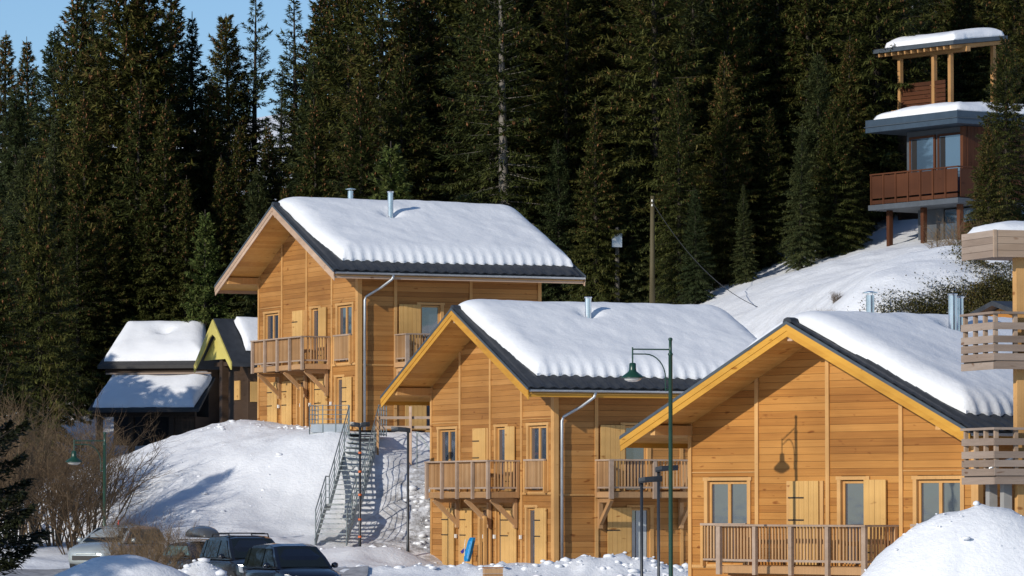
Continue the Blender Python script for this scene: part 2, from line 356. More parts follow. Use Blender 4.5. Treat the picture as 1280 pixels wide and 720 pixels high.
ground = link(bpy.data.objects.new('snowy_ground', me)); tag(ground, 'snow covered hillside ground with ploughed banks between the chalets', 'ground', kind='structure')
def HN(x, y):   # nearest height of the finished ground
    i = int(np.argmin(np.abs(XS - x))); j = int(np.argmin(np.abs(YS - y))); return float(gz[i, j])

# road strip behind the parked cars
rb = []; rf = []
xs_ = np.linspace(-34, -4.4, 60); ys_ = np.linspace(126.5, 139.5, 20)
rx_, ry_ = np.meshgrid(xs_, ys_, indexing='ij'); rz_ = np.array([[HN(a, b) for b in ys_] for a in xs_]); rz_ = np.maximum(rz_, H0(rx_, ry_)) + 0.03
ia, ja = np.meshgrid(np.arange(59), np.arange(19), indexing='ij'); k0 = (ia * 20 + ja).ravel()
paint('wet_asphalt', (0.36, 0.36, 0.37), 0.5, var=0.4)
rd = link(bpy.data.objects.new('road', np_mesh('road', np.stack([rx_, ry_, rz_], -1).reshape(-1, 3), np.stack([k0, k0 + 20, k0 + 21, k0 + 1], 1), 'wet_asphalt', True)))
tag(rd, 'grey slushy road behind the parked cars', 'road', kind='structure')

# ------------------------------------------------------------------ the three larch chalets
CW, CL, EU, FO, BO, EH, RZ = 5.3, 7.55, 6.4, 1.45, 1.37, 6.0, 8.85
SL = (RZ - EH) / EU
def rz_at(u): return RZ - SL * abs(u)
ANG = math.atan(SL)
def tile_mesh():
    mb = MB(); n = 6; wd = 0.415; ln = 0.44; th = 0.022
    prof = [(-wd / 2 + wd * i / n, 0.028 * math.sin(2 * math.pi * i / n)) for i in range(n + 1)]
    vs_ = []
    for y, dz in ((-ln / 2, 0.0), (ln / 2, 0.0)):
        vs_ += [(x, y, z + dz + th) for x, z in prof]
    k = n + 1
    vs_ += [(x, -ln / 2, z - 0.012) for x, z in prof]
    fs = [(i, i + 1, k + i + 1, k + i) for i in range(n)] + [(2 * k + i, 2 * k + i + 1, i + 1, i) for i in range(n)]
    mb.add(vs_, fs); return mb.mesh('roof_tile', 'slate_tile')
TILE = tile_mesh()
def skirted(name, top, bot, Ft, nu, nv):
    VV = [top]; FF = [Ft]; k = len(top)
    for idx in (np.arange(nv), np.arange(nv) + (nu - 1) * nv, np.arange(nu) * nv, np.arange(nu) * nv + nv - 1):
        n = len(idx); VV += [top[idx], bot[idx]]; i = np.arange(n - 1) + k; FF.append(np.stack([i, i + 1, i + 1 + n, i + n], 1)); k += 2 * n
    return np_mesh(name, np.concatenate(VV), np.concatenate(FF), 'snow_roof', True)
def roof_snow_mesh(seed, um, up, v0, v1, T, sags, inset_diag=0.45, ridge_soft=0.5):
    """snow lying over both slopes: um / up = how far it reaches down the left / right slope"""
    nu, nv = 150, 130; us = np.linspace(-um, up, nu); t = np.linspace(0, 1, nv)
    U, Tt = np.meshgrid(us, t, indexing='ij')
    lo = v0 + inset_diag * np.clip(np.abs(U) / up, 0, 1) ** 1.5 + 0.10 * fbm(U + seed, U * 0, 0.9, 3)
    V_ = lo + (v1 + 0.08 * fbm(U + seed, U * 0 + 5, 0.8, 3) - lo) * Tt
    scal = 0.07 * np.abs(np.sin(V_ * math.pi / 0.415)) + 0.16 * vnoise(V_, V_ * 0 + seed, 0.8)
    edge = np.clip(np.abs(U) / up, 0, 1) ** 6
    Us = U - np.sign(U) * scal * edge
    d = np.minimum(np.minimum((V_ - lo), (V_[:, -1:] - V_)) * 1.0, np.minimum(U + um, up - U))
    rad = 0.75; q = np.clip(d / rad, 0, 1); prof = np.sqrt(np.clip(1 - (1 - q) ** 2, 0, 1))
    th = T * (0.10 + 0.90 * prof) * (1 + 0.16 * fbm(U + seed, V_, 0.35, 3))
    # creases where the snow creeps down
    th = th + 0.012 * np.sin((V_ + 0.35 * U + 1.6 * fbm(U, V_, 0.45, 3, seed)) * 7.0) * np.clip(U / up, 0, 1) ** 2 * prof * (0.5 + vnoise(U, V_, 0.4, 3))
    th = th + 0.03 * fbm(U, V_, 1.7, 3, seed) * prof
    for (su, sv, sr, sd_) in sags: th = th - sd_ * np.exp(-(((U - su) / sr) ** 2 + ((V_ - sv) / sr) ** 2)) * prof
    th = np.maximum(th, 0.03)
    zr = RZ - SL * np.sqrt(Us ** 2 + ridge_soft ** 2 * prof) + SL * 0.0
    top = np.stack([Us, V_, zr + th + 0.04], -1).reshape(-1, 3); bot = np.stack([Us, V_, rz_at(0) - SL * np.abs(Us) + 0.005], -1).reshape(-1, 3)
    N = nu * nv; ii, jj = np.meshgrid(np.arange(nu - 1), np.arange(nv - 1), indexing='ij'); a = (ii * nv + jj).ravel()
    return skirted('roof_snow', top, bot, np.stack([a, a + nv, a + nv + 1, a + 1], 1), nu, nv)

def chalet(name, label, loc, alpha, barge, detail):
    root = empty(name, loc, -alpha); tag(root, label, 'chalet', 'larch chalets stepping up the slope')
    rnd = random.Random(detail['seed'])
    # facade frames: along a, outward o, up w
    def G(a0, a1, o0, o1, w0, w1): return (a0, a1, -o0, -o1, w0, w1)
    def Lg(a0, a1, o0, o1, w0, w1): return (CW + o0, CW + o1, a0, a1, w0, w1)
    # --- core walls
    topw = lambda u: rz_at(u) - 0.26
    core = MB().prism([(-CW + .1, 0), (CW - .14, 0), (CW - .14, topw(CW)), (0, topw(0)), (-CW + .1, topw(CW))], 0.14, CL)
    wall_g = core.build('wall', 'old_brown', root)
    wall_l = MB().box(CW - .135, CW - .132, .15, CL, 0, topw(CW) - .05).build('side_wall', 'old_brown', root)
    # back and far side: one board skin each, out of sight
    MB().box(-CW, -CW + .09, 0.02, CL, 0, topw(CW)).build('rear_cladding', 'larch', root)
    # --- openings (a0,a1,w0,w1)
    FU = EH - 3.42; HU = EH - 1.24; HL = EH - 3.97
    og = [(-4.55, -3.02, FU, HU), (0, 0, -9, -9), (0.48, 1.36, FU, HU), (3.2, 4.72, FU, HU),
          (0, 0, -9, -9), (0, 0, -9, -9), (-.92, -.3, .02, HL), (.52, 1.0, .02, HL), (0, 0, -9, -9), (3.08, 3.82, .02, HL)]
    ol = [(2.55, 3.36, FU, HU), (2.76, 3.46, .02, HL)]
    BH = 0.188
    def clad(fr, bays, openings, wmax, half=None, wall=None):
        r = 0
        while r * BH < wmax:
            w0 = r * BH; w1 = min((r + 1) * BH - 0.007, wmax + 0.05); wm = (w0 + w1) / 2; r += 1
            for b0, b1 in bays:
                x0, x1 = b0, b1
                if half:
                    hw = min(CW, (RZ - 0.2 - w0) / SL); x0 = max(x0, -hw); x1 = min(x1, hw)
                if x1 - x0 < 0.05: continue
                segs = [(x0, x1)]
                for a0, a1, ow0, ow1 in openings:
                    if ow0 - 0.02 < wm < ow1 + 0.04:
                        ns = []
                        for s0, s1 in segs:
                            if a1 <= s0 or a0 >= s1: ns.append((s0, s1)); continue
                            if a0 - s0 > .04: ns.append((s0, a0))
                            if s1 - a1 > .04: ns.append((a1, s1))
                        segs = ns
                for s0, s1 in segs:
                    pr = rnd.uniform(0.0, 0.012)
                    ubox('board', wall, *fr(s0 + .003, s1 - .003, -0.03, pr, w0, w1), detail.get('clad', 'larch'))
    gb = [(-CW + .04, -2.65), (-2.65, 0), (0, 2.65), (2.65, CW - .02)]
    clad(G, gb, og, topw(0) + .05, True, wall_g)
    clad(Lg, [(0.03, 1.55), (1.55, 4.6), (4.6, CL)], ol, topw(CW), None, wall_l)
    # --- battens, corner boards, bands
    for a in (-CW + .06, -2.65, 0.0, 2.65): ubox('batten', root, *G(a - .065, a + .065, .012, .05, 0, topw(a) + .05), 'larch_trim')
    ubox('corner_board', root, *G(CW - .19, CW + .05, .014, .055, 0, topw(CW) + .02), 'larch_trim')
    ubox('corner_board', root, *Lg(-.05, .12, .014, .055, 0, topw(CW) + .02), 'larch_trim')
    ubox('corner_board', root, *Lg(CL - .12, CL + .02, .014, .05, 0, topw(CW)), 'larch_trim')
    for a in (1.5, 4.62): ubox('batten', root, *Lg(a - .06, a + .06, .012, .048, 0, topw(CW)), 'larch_trim')
    for a, b in ((-CW + .13, -2.72), (2.72, CW - .2)): ubox('trim_strip', root, *G(a, b, .014, .034, EH - 1.01, EH - .985), 'larch_trim')
    ubox('floor_band', root, *G(-CW + .13, CW - .2, .016, .04, EH - 3.52, EH - 3.44), 'larch_trim')
    ubox('floor_band', root, *Lg(.13, CL - .13, .016, .04, EH - 3.56, EH - 3.5), 'larch_trim')
    # --- window: lining boards + frame + panes
    def window(fr, a0, a1, w0, w1, n=2, casing=.13, head=True, shut_inside=False):
        mb = MB()
        for s0, s1 in ((a0 - casing, a0), (a1, a1 + casing)): mb.box(*fr(s0, s1, -.13, .045, w0, w1 + (.02)))
        if head: mb.box(*fr(a0 - casing - .04, a1 + casing + .04, -.13, .05, w1 + .02, w1 + .11))
        mb.box(*fr(a0 - .02, a1 + .02, -.13, .06, w0 - .07, w0))
        o = mb.build('window', 'larch_trim', root)
        fm = MB(); fw = .07
        fm.box(*fr(a0, a0 + fw, -.11, -.05, w0, w1)); fm.box(*fr(a1 - fw, a1, -.11, -.05, w0, w1)); fm.box(*fr(a0 + fw, a1 - fw, -.11, -.05, w1 - fw, w1)); fm.box(*fr(a0 + fw, a1 - fw, -.11, -.05, w0, w0 + fw))
        pw = (a1 - a0 - 2 * fw) / n
        for k in range(1, n): c = a0 + fw + k * pw; fm.box(*fr(c - .055, c + .055, -.11, -.045, w0 + fw, w1 - fw))
        fm.build('frame', 'larch_trim', o)
        for k in range(n):
            c0 = a0 + fw + k * pw + (.055 if k else 0); c1 = a0 + fw + (k + 1) * pw - (.055 if k < n - 1 else 0)
            MB().box(*fr(c0, c1, -.095, -.085, w0 + fw, w1 - fw)).build('pane', 'pane', o)
        return o
    def shutter(fr, a0, a1, w0, w1, o=.05, straps=(0.22, 0.5), knob=False):
        mb = MB(); n = max(3, int(round((a1 - a0) / .19))); s = (a1 - a0) / n
        for k in range(n): mb.box(*fr(a0 + k * s + .004, a0 + (k + 1) * s - .004, o, o + .032 + (k % 2) * .003, w0, w1))
        mb.box(*fr(a0 + .02, a1 - .02, o - .02, o - .001, w0 + .02, w1 - .02))
        sh = mb.build('shutter', 'larch_shutter', root)
        for t in straps: z = w1 - (w1 - w0) * t * .95; ubox('hinge', sh, *fr(a0 - .04, a0 + .5 * (a1 - a0), o + .037, o + .047, z, z + .035), 'iron')
        return sh
    window(G, *og[0]); window(G, *og[2], n=1); window(G, *og[3])
    for a in (-1.38 - .13, -0.28): ubox('casing', root, *G(a, a + .13, .014, .052, FU, HU), 'larch_trim')
    shutter(G, -1.37, -.29, FU + .02, HU); shutter(G, 1.36, 2.16, FU + .02, HU + .02, .055, (0.9,))
    shutter(G, -4.12, -3.07, .04, HL); shutter(G, -2.5, -1.5, .04, HL); shutter(G, 1.02, 2.3, .04, HL); shutter(G, 3.84, 4.76, .04, HL)
    window(G, *og[6], n=1); window(G, *og[7], n=1, casing=.08); window(G, *og[9], n=1)
    for a in (-.15, .25): ubox('porch_post', root, *G(a, a + .1, .3, .4, 0, HL - .35), 'larch_trim')
    ubox('porch_rail', root, *G(-.15, .35, .31, .39, HL - .35, HL - .27), 'larch_trim')
    for a in (-2.95, -.55, .42, 2.62):
        kb = MB().box(*G(a, a + .11, .05, .11, EH - 5.0, EH - 4.87)); kb.build('wall_light', 'white_knob', root)
    # side facade
    window(Lg, *ol[0], n=1); window(Lg, *ol[1], n=1)
    MB().box(*Lg(2.98, 3.36, -.07, -.055, .1, HL - .08)).build('curtain', 'curtain', root)
    shutter(Lg, 1.63, 2.52, FU + .02, HU + .02, .055, ()); shutter(Lg, 1.88, 2.75, .04, HL + .02, .055, (.4,))
    # --- balconies
    def balcony(fr, a0, a1, depth, posts, side0, side1):
        dz = EH - 3.42; mb = MB()
        n = 6
        for k in range(n): mb.box(*fr(a0, a1, .05 + (depth - .05) * k / n, .05 + (depth - .05) * (k + 1) / n - .012, dz - .04, dz))
        mb.box(*fr(a0 + .02, a1 - .02, depth - .14, depth - .06, dz - .22, dz - .045)); mb.box(*fr(a0 + .02, a1 - .02, .02, .1, dz - .22, dz - .045))
        b = mb.build('balcony', 'balcony_wood', root)
        ubox('fascia', b, *fr(a0 - .02, a1 + .02, depth + .002, depth + .035, dz - .20, dz - .02), 'balcony_wood')
        RT = dz + 1.06
        for k, p in enumerate(posts):
            wd = .075 if k in (0, len(posts) - 1) else .06
            ubox('post', b, *fr(p - wd, p + wd, depth + .04, depth + .13, dz - .24, RT - .05), 'rail_grey')
        ubox('top_rail', b, *fr(a0 - .09, a1 + .09, depth - .05, depth + .15, RT - .05, RT), 'rail_grey')
        ubox('bottom_rail', b, *fr(a0, a1, depth - .02, depth + .03, dz + .10, dz + .16), 'rail_grey')
        x = a0 + .06
        while x < a1 - .03:
            ubox('baluster', b, *fr(x - .024, x + .024, depth - .012, depth + .026, dz + .165, RT - .055), 'balcony_wood'); x += .118
        for s, a in ((side0, a0), (side1, a1)):
            if not s: continue
            sg = -1 if a == a0 else 1
            ubox('top_rail', b, *fr(a - .06, a + .06, .03, depth - .055, RT - .05, RT), 'rail_grey'); ubox('bottom_rail', b, *fr(a - .025, a + .025, .03, depth - .03, dz + .10, dz + .16), 'rail_grey')
            ubox('post', b, *fr(a - .06, a + .06, .06, .16, dz - .2, RT - .052), 'balcony_wood')
            ubox('fascia', b, *fr(a + sg * .022, a + sg * .05, .06, depth, dz - .20, dz - .02), 'balcony_wood')
            y = .24
            while y < depth - .06:
                ubox('baluster', b, *fr(a - .02, a + .02, y - .024, y + .024, dz + .165, RT - .055), 'balcony_wood'); y += .118
        # knee braces
        for a in detail['braces'] if fr is G else (a0 + .1, a1 - .1):
            br = MB(); p = fr(a - .001, a + .001, .08, .08, dz - 1.1, dz - 1.1); q = fr(a - .001, a + .001, depth - .12, depth - .12, dz - .26, dz - .26)
            br.bar(((p[0] + p[1]) / 2, (p[2] + p[3]) / 2, p[4]), ((q[0] + q[1]) / 2, (q[2] + q[3]) / 2, q[4]), .12, .14)
            br.box(*fr(a - .07, a + .07, .055, .17, dz - 1.22, dz - .24)); br.box(*fr(a - .065, a + .065, .175, depth - .15, dz - .36, dz - .225))
            br.build('brace', 'balcony_wood', b)
        return b
    balcony(G, -2.86, 2.5, 1.1, (-2.86, -1.5, -.16, 1.18, 2.5), True, True)
    balcony(Lg, 1.5, 4.66, 1.1, (1.5, 3.08, 4.66), True, True)
    for a0, a1 in ((-4.7, -2.95), (3.1, 4.8)):   # guard rails across the French windows
        g = MB().box(*G(a0, a1, .1, .17, FU + 1.02, FU + 1.08)).build('window_guard', 'rail_grey', root)
        ubox('guard_rail', g, *G(a0 + .03, a1 - .03, .11, .16, FU + .1, FU + .15), 'rail_grey')
        for p in (a0 + .05, a1 - .05): ubox('guard_post', g, *G(p - .05, p + .05, .056, .165, FU - .05, FU + 1.015), 'larch_trim')
        x = a0 + .16
        while x < a1 - .12: ubox('baluster', g, *G(x - .024, x + .024, .115, .15, FU + .155, FU + 1.015), 'balcony_wood'); x += .118
    # --- roof
    rf_ = MB(); v0, v1 = -FO, CL + BO
    for s in (-1, 1):
        rf_.add([(0, v0 + .03, RZ - .06), (s * (EU - .02), v0 + .03, EH - .05), (s * (EU - .02), v1 - .03, EH - .05), (0, v1 - .03, RZ - .06),
                 (0, v0 + .03, RZ - .2), (s * (EU - .02), v0 + .03, EH - .19), (s * (EU - .02), v1 - .03, EH - .19), (0, v1 - .03, RZ - .2)],
                [(0, 1, 2, 3), (7, 6, 5, 4), (0, 4, 5, 1), (1, 5, 6, 2), (2, 6, 7, 3)])
    roof = rf_.build('roof', 'slate_tile', root)
    ca, sa = math.cos(ANG), math.sin(ANG)
    bw = 0.2; nb = int(EU / ca / bw)
    for s in (-1, 1):
        for k in range(nb):
            dd = (k + .5) * bw + .02; u = s * dd * ca; zc = rz_at(u) - .225
            vb = CL + BO - .06 if abs(u) > CW - .05 else 0.1
            ubox('soffit_board', roof, u - bw / 2 + .004, u + bw / 2 - .004, v0 + .06, vb, zc - .011, zc + .011, 'soffit', (0, s * ANG, 0))
            if abs(u) <= CW - .05: ubox('soffit_board', roof, u - bw / 2 + .004, u + bw / 2 - .004, CL - .05, v1 - .06, zc - .011, zc + .011, 'soffit', (0, s * ANG, 0))
    # barge boards (an upper one proud of a lower one), verge flashing, eave fascia
    for s in (-1, 1):
        for vv, sg in ((v0, -1), (v1, 1)):
            for t0, t1, pr, mt, nm in ((.02, .105, .035, 'verge_metal', 'verge_flashing'), (.10, .27, .02, barge, 'bargeboard'), (.265, .42, 0.0, barge, 'bargeboard')):
                e = EU + .03
                mb = MB().prism([(0, RZ - t0), (s * e, rz_at(e) - t0), (s * e, rz_at(e) - t1), (0, RZ - t1)], vv + sg * pr, vv + sg * (pr - .04) if t0 < .1 else vv + sg * (pr - .03))
                mb.build(nm, mt, roof)
        ubox('eave_fascia', roof, s * (EU - .055), s * (EU - .02), v0 + .05, v1 - .05, EH - .34, EH - .17, barge)
        ubox('verge_flashing', roof, -.06 + s * 3.25, .06 + s * 3.25, v0, v0 + .01, RZ, RZ + .001, 'verge_metal') if False else None
    for a in (0.0, -CW + .05, CW - .05):
        zz = rz_at(a) - .25
        ubox('purlin', roof, a - .09, a + .09, v0 + .10, 0.1, zz - .28, zz - .02, 'larch_trim' if a else 'barge_pale')
    # gutter and downpipe on the right-hand eave
    gm = MB(); r = .075; pts = 7
    for k in range(pts):
        t0 = math.pi + math.pi * k / pts; t1 = math.pi + math.pi * (k + 1) / pts
        c = (EU + .075, EH - .11)
        q = [(c[0] + rr * math.cos(t), c[1] + rr * math.sin(t)) for rr, t in ((r, t0), (r, t1), (r - .008, t1), (r - .008, t0))]
        gm.prism(q, v0 + .04, v1 - .04)
    for k in range(10):
        vv = v0 + .5 + k * 1.04; gm.box(EU - .02, EU + .158, vv, vv + .03, EH - .115, EH - .1)
    gut = gm.build('gutter', 'zinc', roof)
    MB().tube([(EU + .075, .95, EH - .15), (EU + .06, .9, EH - .33), (EU - .3, .62, EH - .62), (CW + .16, .26, EH - .95), (CW + .13, .2, EH - 1.1), (CW + .13, .2, .0)], .05, 10).build('downpipe', 'zinc', root, True)
    # tiles that stay clear of snow: lower courses on the right slope and the strip beside the verge
    course = .36; nrow = int(EU / ca / course)
    for rr in range(nrow + 1):
        dn = EU / ca - (rr + .5) * course; u = dn * ca
        if u < .12: break
        ncol = int((v1 - v0) / .405)
        for cc in range(ncol):
            vv = v0 + .2 + cc * .405
            if rr < 4 or cc < 4 or (cc >= ncol - 2):
                o = bpy.data.objects.new('tile', TILE); o.location = (u, vv, rz_at(u) - .012 + rnd.uniform(-.004, .004)); o.rotation_euler = Matrix.Rotation(ANG, 3, 'Y').to_euler()
                # tile runs down slope: its length lies across the ridge
                o.rotation_euler = (Matrix.Rotation(ANG + .045, 3, 'Y') @ Matrix.Rotation(R(90), 3, 'Z')).to_euler()
                link(o, roof)
    for k in range(int((v1 - v0) / .42)):
        vv = v0 + k * .42
        if k < 4 or k > 21:
            o = MB().prism([(-.17, RZ - .06), (-.12, RZ + .035), (0, RZ + .075), (.12, RZ + .035), (.17, RZ - .06)], vv, vv + .43 + .0).build('ridge_tile', 'slate_tile', roof)
            o.location.z = .006 * (k % 2)
    # flues
    for (u, v, h, kind) in detail['flues']:
        zb = rz_at(u)
        fm = MB(); fm.tube([(u, v, zb - .1), (u, v, zb + h)], .11, 14); fm.tube([(u, v, zb + h * .72), (u, v, zb + h * .72 + .03)], .118, 14)
        fl = fm.build('flue', 'flue', root, False)
        cp = MB()
        if kind == 'cap': cp.lathe([(.02, h + .06), (.20, h + .05), (.20, h + .075), (.05, h + .11)], (u, v, zb), 16); cp.box(u - .09, u - .08, v - .01, v + .01, zb + h - .02, zb + h + .06); cp.box(u + .08, u + .09, v - .01, v + .01, zb + h - .02, zb + h + .06)
        else: cp.lathe([(.125, h - .01), (.135, h + .03), (.12, h + .045)], (u, v, zb), 16)
        cp.build('flue_cap', 'flue', fl)
    # snow on the roof
    sm = roof_snow_mesh(detail['seed'], detail.get('um', 6.1), 5.66, v0 + detail.get('vin', .24), v1 - .14, detail.get('T', .46), [(u, v, .35, .25) for u, v, h, k in detail['flues']])
    so = link(bpy.data.objects.new('roof_snow', sm)); so.matrix_world = root.matrix_basis.copy()
    so.location = loc; so.rotation_euler = (0, 0, -alpha); tag(so, detail['snow_label'], 'snow', 'snow lying on the roofs')
    return root
C1 = (-7.960, 167.765, 8.851 - EH); C2 = (-0.717, 147.218, 3.892 - EH); C3 = (8.126, 111.037, 1.883 - EH)
chalet('larch_chalet', 'larch chalet with pale bargeboards, highest of the three, above the metal staircase', C1, R(65.88), 'barge_pale',
       dict(seed=3, clad='larch_weathered', braces=(-2.7, 0.1, 2.3), flues=[(1.8, 2.75, 1.25, 'ring'), (-.35, 1.95, .78, 'cap')], snow_label='smooth thick snow on the roof of the chalet above the metal staircase'))
chalet('larch_chalet', 'larch chalet with yellow bargeboards beside the blue sled, middle of the three', C2, R(66.37), 'barge_yellow',
       dict(seed=11, clad='larch_weathered', braces=(-2.7, 0.1, 2.3), flues=[(1.3, 3.05, .92, 'ring')], snow_label='smooth thick snow on the roof of the middle yellow-barged chalet'))
chalet('larch_chalet', 'larch chalet with wide gable and a street lamp\'s shadow on its wall', C3, R(50.02), 'barge_yellow',
       dict(seed=23, braces=(-2.7, 0.1, 2.3), flues=[(-.3, 1.83, .88, 'cap'), (1.05, 3.5, 1.22, 'ring'), (.95, 3.85, 1.12, 'ring')], vin=.3, snow_label='smooth thick snow on the roof of the wide-gabled chalet'))

# ------------------------------------------------------------------ conifers
def spruce(seed, Hh, Rr, n_wh, per, dens, droop=0.35, bare=0.06, spray=(0.30, 0.10), pw=0.85, sparse=0.0, mat='needles', cones=0, bark='bark'):
    """returns trunk mesh, crown mesh, cone mesh: whorls of drooping branches carrying many small needle sprays"""
    rg = np.random.default_rng(seed)
    tr = MB(); k = 7; lean = rg.normal(0, .012, 2)
    px = [(lean[0] * Hh * (i / k) ** 1.3, lean[1] * Hh * (i / k) ** 1.3, Hh * i / k - (.5 if i == 0 else 0)) for i in range(k + 1)]
    r0 = 0.016 * Hh + .03
    tr.tube(px, [r0 * (1 - .96 * i / k) + .01 for i in range(k + 1)], 7)
    zs = bare * Hh + (Hh * .985 - bare * Hh) * (np.arange(n_wh) / n_wh) ** 0.95
    B = []
    for z in zs:
        t = z / Hh; nb = max(3, int(per * (1 - .35 * t) + rg.integers(-1, 2))); a0 = rg.random() * 6.283
        for j in range(nb):
            if rg.random() < sparse: continue
            L = Rr * ((1 - t) ** pw) * rg.uniform(.62, 1.18) * (0.72 + 0.28 * min(1, t / .2)) + .12
            B.append((z + rg.normal(0, .06), a0 + 6.283 * j / nb + rg.normal(0, .18), L, t))
    B = np.array(B); nB = len(B)
    el0 = np.radians(-16 + 62 * B[:, 3] ** 1.6) + rg.normal(0, .09, nB)
    # branch wood
    ca_, sa_ = np.cos(B[:, 1]), np.sin(B[:, 1])
    cx = lean[0] * Hh * B[:, 3] ** 1.3; cy = lean[1] * Hh * B[:, 3] ** 1.3
    def curve(bi, s):
        L = B[bi, 2]; e = el0[bi]; out = L * s * np.cos(e); up = L * s * np.sin(e) - droop * L * 0.55 * s ** 1.5 * (1 - B[bi, 3]) + 0.20 * L * np.clip(s - .55, 0, 1) ** 2
        return np.stack([cx[bi] + ca_[bi] * out, cy[bi] + sa_[bi] * out, B[bi, 0] + up], -1)
    bi = np.arange(nB); ss = [0, .45, .96]; pts = [curve(bi, np.full(nB, s)) for s in ss]
    bw = 0.010 + 0.012 * B[:, 2]; Vw = []; Fw = []
    for q, s in enumerate(ss):
        for tt in range(3):
            an = 2.094 * tt; rr = bw * (1 - .9 * s)
            Vw.append(pts[q] + np.stack([-sa_ * np.cos(an), ca_ * np.cos(an), np.full(nB, math.sin(an))], -1) * rr[:, None])
    Vw = np.stack(Vw, 1).reshape(-1, 3); base = bi * 9
    for q in range(2):
        for tt in range(3): Fw.append(np.stack([base + q * 3 + tt, base + q * 3 + (tt + 1) % 3, base + q * 3 + 3 + (tt + 1) % 3, base + q * 3 + 3 + tt], 1))
    Fw = np.concatenate(Fw) + len(tr.v)
    tv = np.r_[np.array(tr.v), Vw]; tf = np.r_[np.array([f for f in tr.f if len(f) == 4]), Fw]
    trunk = np_mesh('trunk', tv, tf, bark)
    # needle sprays
    cnt = np.maximum(5, (B[:, 2] * dens).astype(int)); bi = np.repeat(np.arange(nB), cnt); N = len(bi)
    s = np.clip(rg.random(N) ** .8 * 1.02, .1, 1.02); p = curve(bi, s)
    side = rg.choice([-1, 1], N) * rg.uniform(.2, 1.25, N); az = B[bi, 1] + side
    twig = (0.42 * B[bi, 2] * (1.05 - s) + .06) * rg.random(N)
    dirh = np.stack([np.cos(az), np.sin(az)], -1)
    p = p + np.c_[dirh * twig[:, None], -twig * (.25 + .5 * droop * rg.random(N)) + rg.normal(0, .03, N)]
    Ls = spray[0] * rg.uniform(.6, 1.5, N) * (0.55 + .45 * np.clip(B[bi, 2] / 1.5, 0, 1)); Ws = spray[1] * rg.uniform(.6, 1.5, N)
    de = rg.normal(-.35 - .3 * droop + .75 * B[bi, 3], .42, N); d = np.c_[dirh * np.cos(de)[:, None], np.sin(de)]
    wv = np.c_[-dirh[:, 1], dirh[:, 0], rg.normal(0, .45, N)]; wv /= np.linalg.norm(wv, axis=1)[:, None]
    v0_ = p - d * (Ls * .3)[:, None]; v2 = p + d * (Ls * .7)[:, None]; mid = p + d * (Ls * .1)[:, None]
    nrm = np.cross(d, wv); mid = mid + nrm * (Ls * .08 * rg.normal(0, 1, N))[:, None]
    v1_ = mid + wv * (Ws * .5)[:, None]; v3 = mid - wv * (Ws * .5)[:, None]
    Vc = np.stack([v0_, v1_, v2, v3], 1).reshape(-1, 3); Fc = np.arange(4 * N).reshape(-1, 4)
    crown = np_mesh('crown', Vc, Fc, mat)
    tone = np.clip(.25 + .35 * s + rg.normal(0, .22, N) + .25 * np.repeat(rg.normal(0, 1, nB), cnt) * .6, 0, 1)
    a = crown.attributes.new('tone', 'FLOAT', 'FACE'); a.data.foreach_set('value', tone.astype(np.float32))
    cm = None
    if cones:
        sel = np.where(B[:, 3] > .45)[0]; cb = rg.choice(sel, cones); s = rg.uniform(.6, 1.0, cones); p = curve(cb, s)
        l = rg.uniform(.18, .32, cones); wdt = .06; z = np.zeros(cones)
        Vk = np.stack([p, p + np.stack([z + wdt, z, -l * .5], -1), p + np.stack([z, z + wdt, -l * .5], -1), p + np.stack([z - wdt, z, -l * .5], -1), p + np.stack([z, z - wdt, -l * .5], -1), p + np.stack([z, z, -l * 1.3], -1)], 1).reshape(-1, 3)
        k0 = np.arange(cones) * 6; Fk = np.concatenate([np.stack([k0 + a_, k0 + b_, k0 + c_], 1) for a_, b_, c_ in ((0, 1, 2), (0, 2, 3), (0, 3, 4), (0, 4, 1), (5, 2, 1), (5, 3, 2), (5, 4, 3), (5, 1, 4))])
        cm = np_mesh('cones', Vk, Fk, 'cone_brown')
    return trunk, crown, cm
def tree_obj(name, kind, x, y, h, rz, label, group=None, zoff=-.15, wide=1.0):
    tr, cr, co, h0 = kind; o = empty(name, (x, y, H(x, y) + zoff), rz); s = h / h0; o.scale = (s * wide, s * wide, s)
    for nm, m in (('trunk', tr), ('crown', cr), ('cones', co)):
        if m is None: continue
        p = link(bpy.data.objects.new(nm, m), o)
        if nm == 'cones': p['kind'] = 'stuff'
    tag(o, label, 'tree', group); return o
KIND = []
for i in range(6):
    hh = (24, 26, 22, 25, 23, 27)[i]
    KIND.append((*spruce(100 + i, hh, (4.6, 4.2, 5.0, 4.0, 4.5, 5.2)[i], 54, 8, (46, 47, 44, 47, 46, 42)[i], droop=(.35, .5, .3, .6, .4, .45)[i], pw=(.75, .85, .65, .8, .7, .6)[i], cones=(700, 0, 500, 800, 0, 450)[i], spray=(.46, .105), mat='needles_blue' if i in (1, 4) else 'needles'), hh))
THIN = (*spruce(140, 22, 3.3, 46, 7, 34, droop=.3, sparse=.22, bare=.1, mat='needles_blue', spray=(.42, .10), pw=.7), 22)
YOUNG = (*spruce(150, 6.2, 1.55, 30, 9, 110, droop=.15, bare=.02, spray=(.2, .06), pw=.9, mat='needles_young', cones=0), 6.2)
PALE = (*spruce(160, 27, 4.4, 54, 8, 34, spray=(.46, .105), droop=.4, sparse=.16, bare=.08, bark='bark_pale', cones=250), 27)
NEAR = (*spruce(170, 7.0, 2.3, 17, 7, 330, droop=.45, bare=.04, spray=(.14, .05), pw=.55, sparse=.15, mat='needles_shaded'), 7.0)
FOREST = 'dark spruce of the dense forest behind the chalets'
rt = random.Random(41)
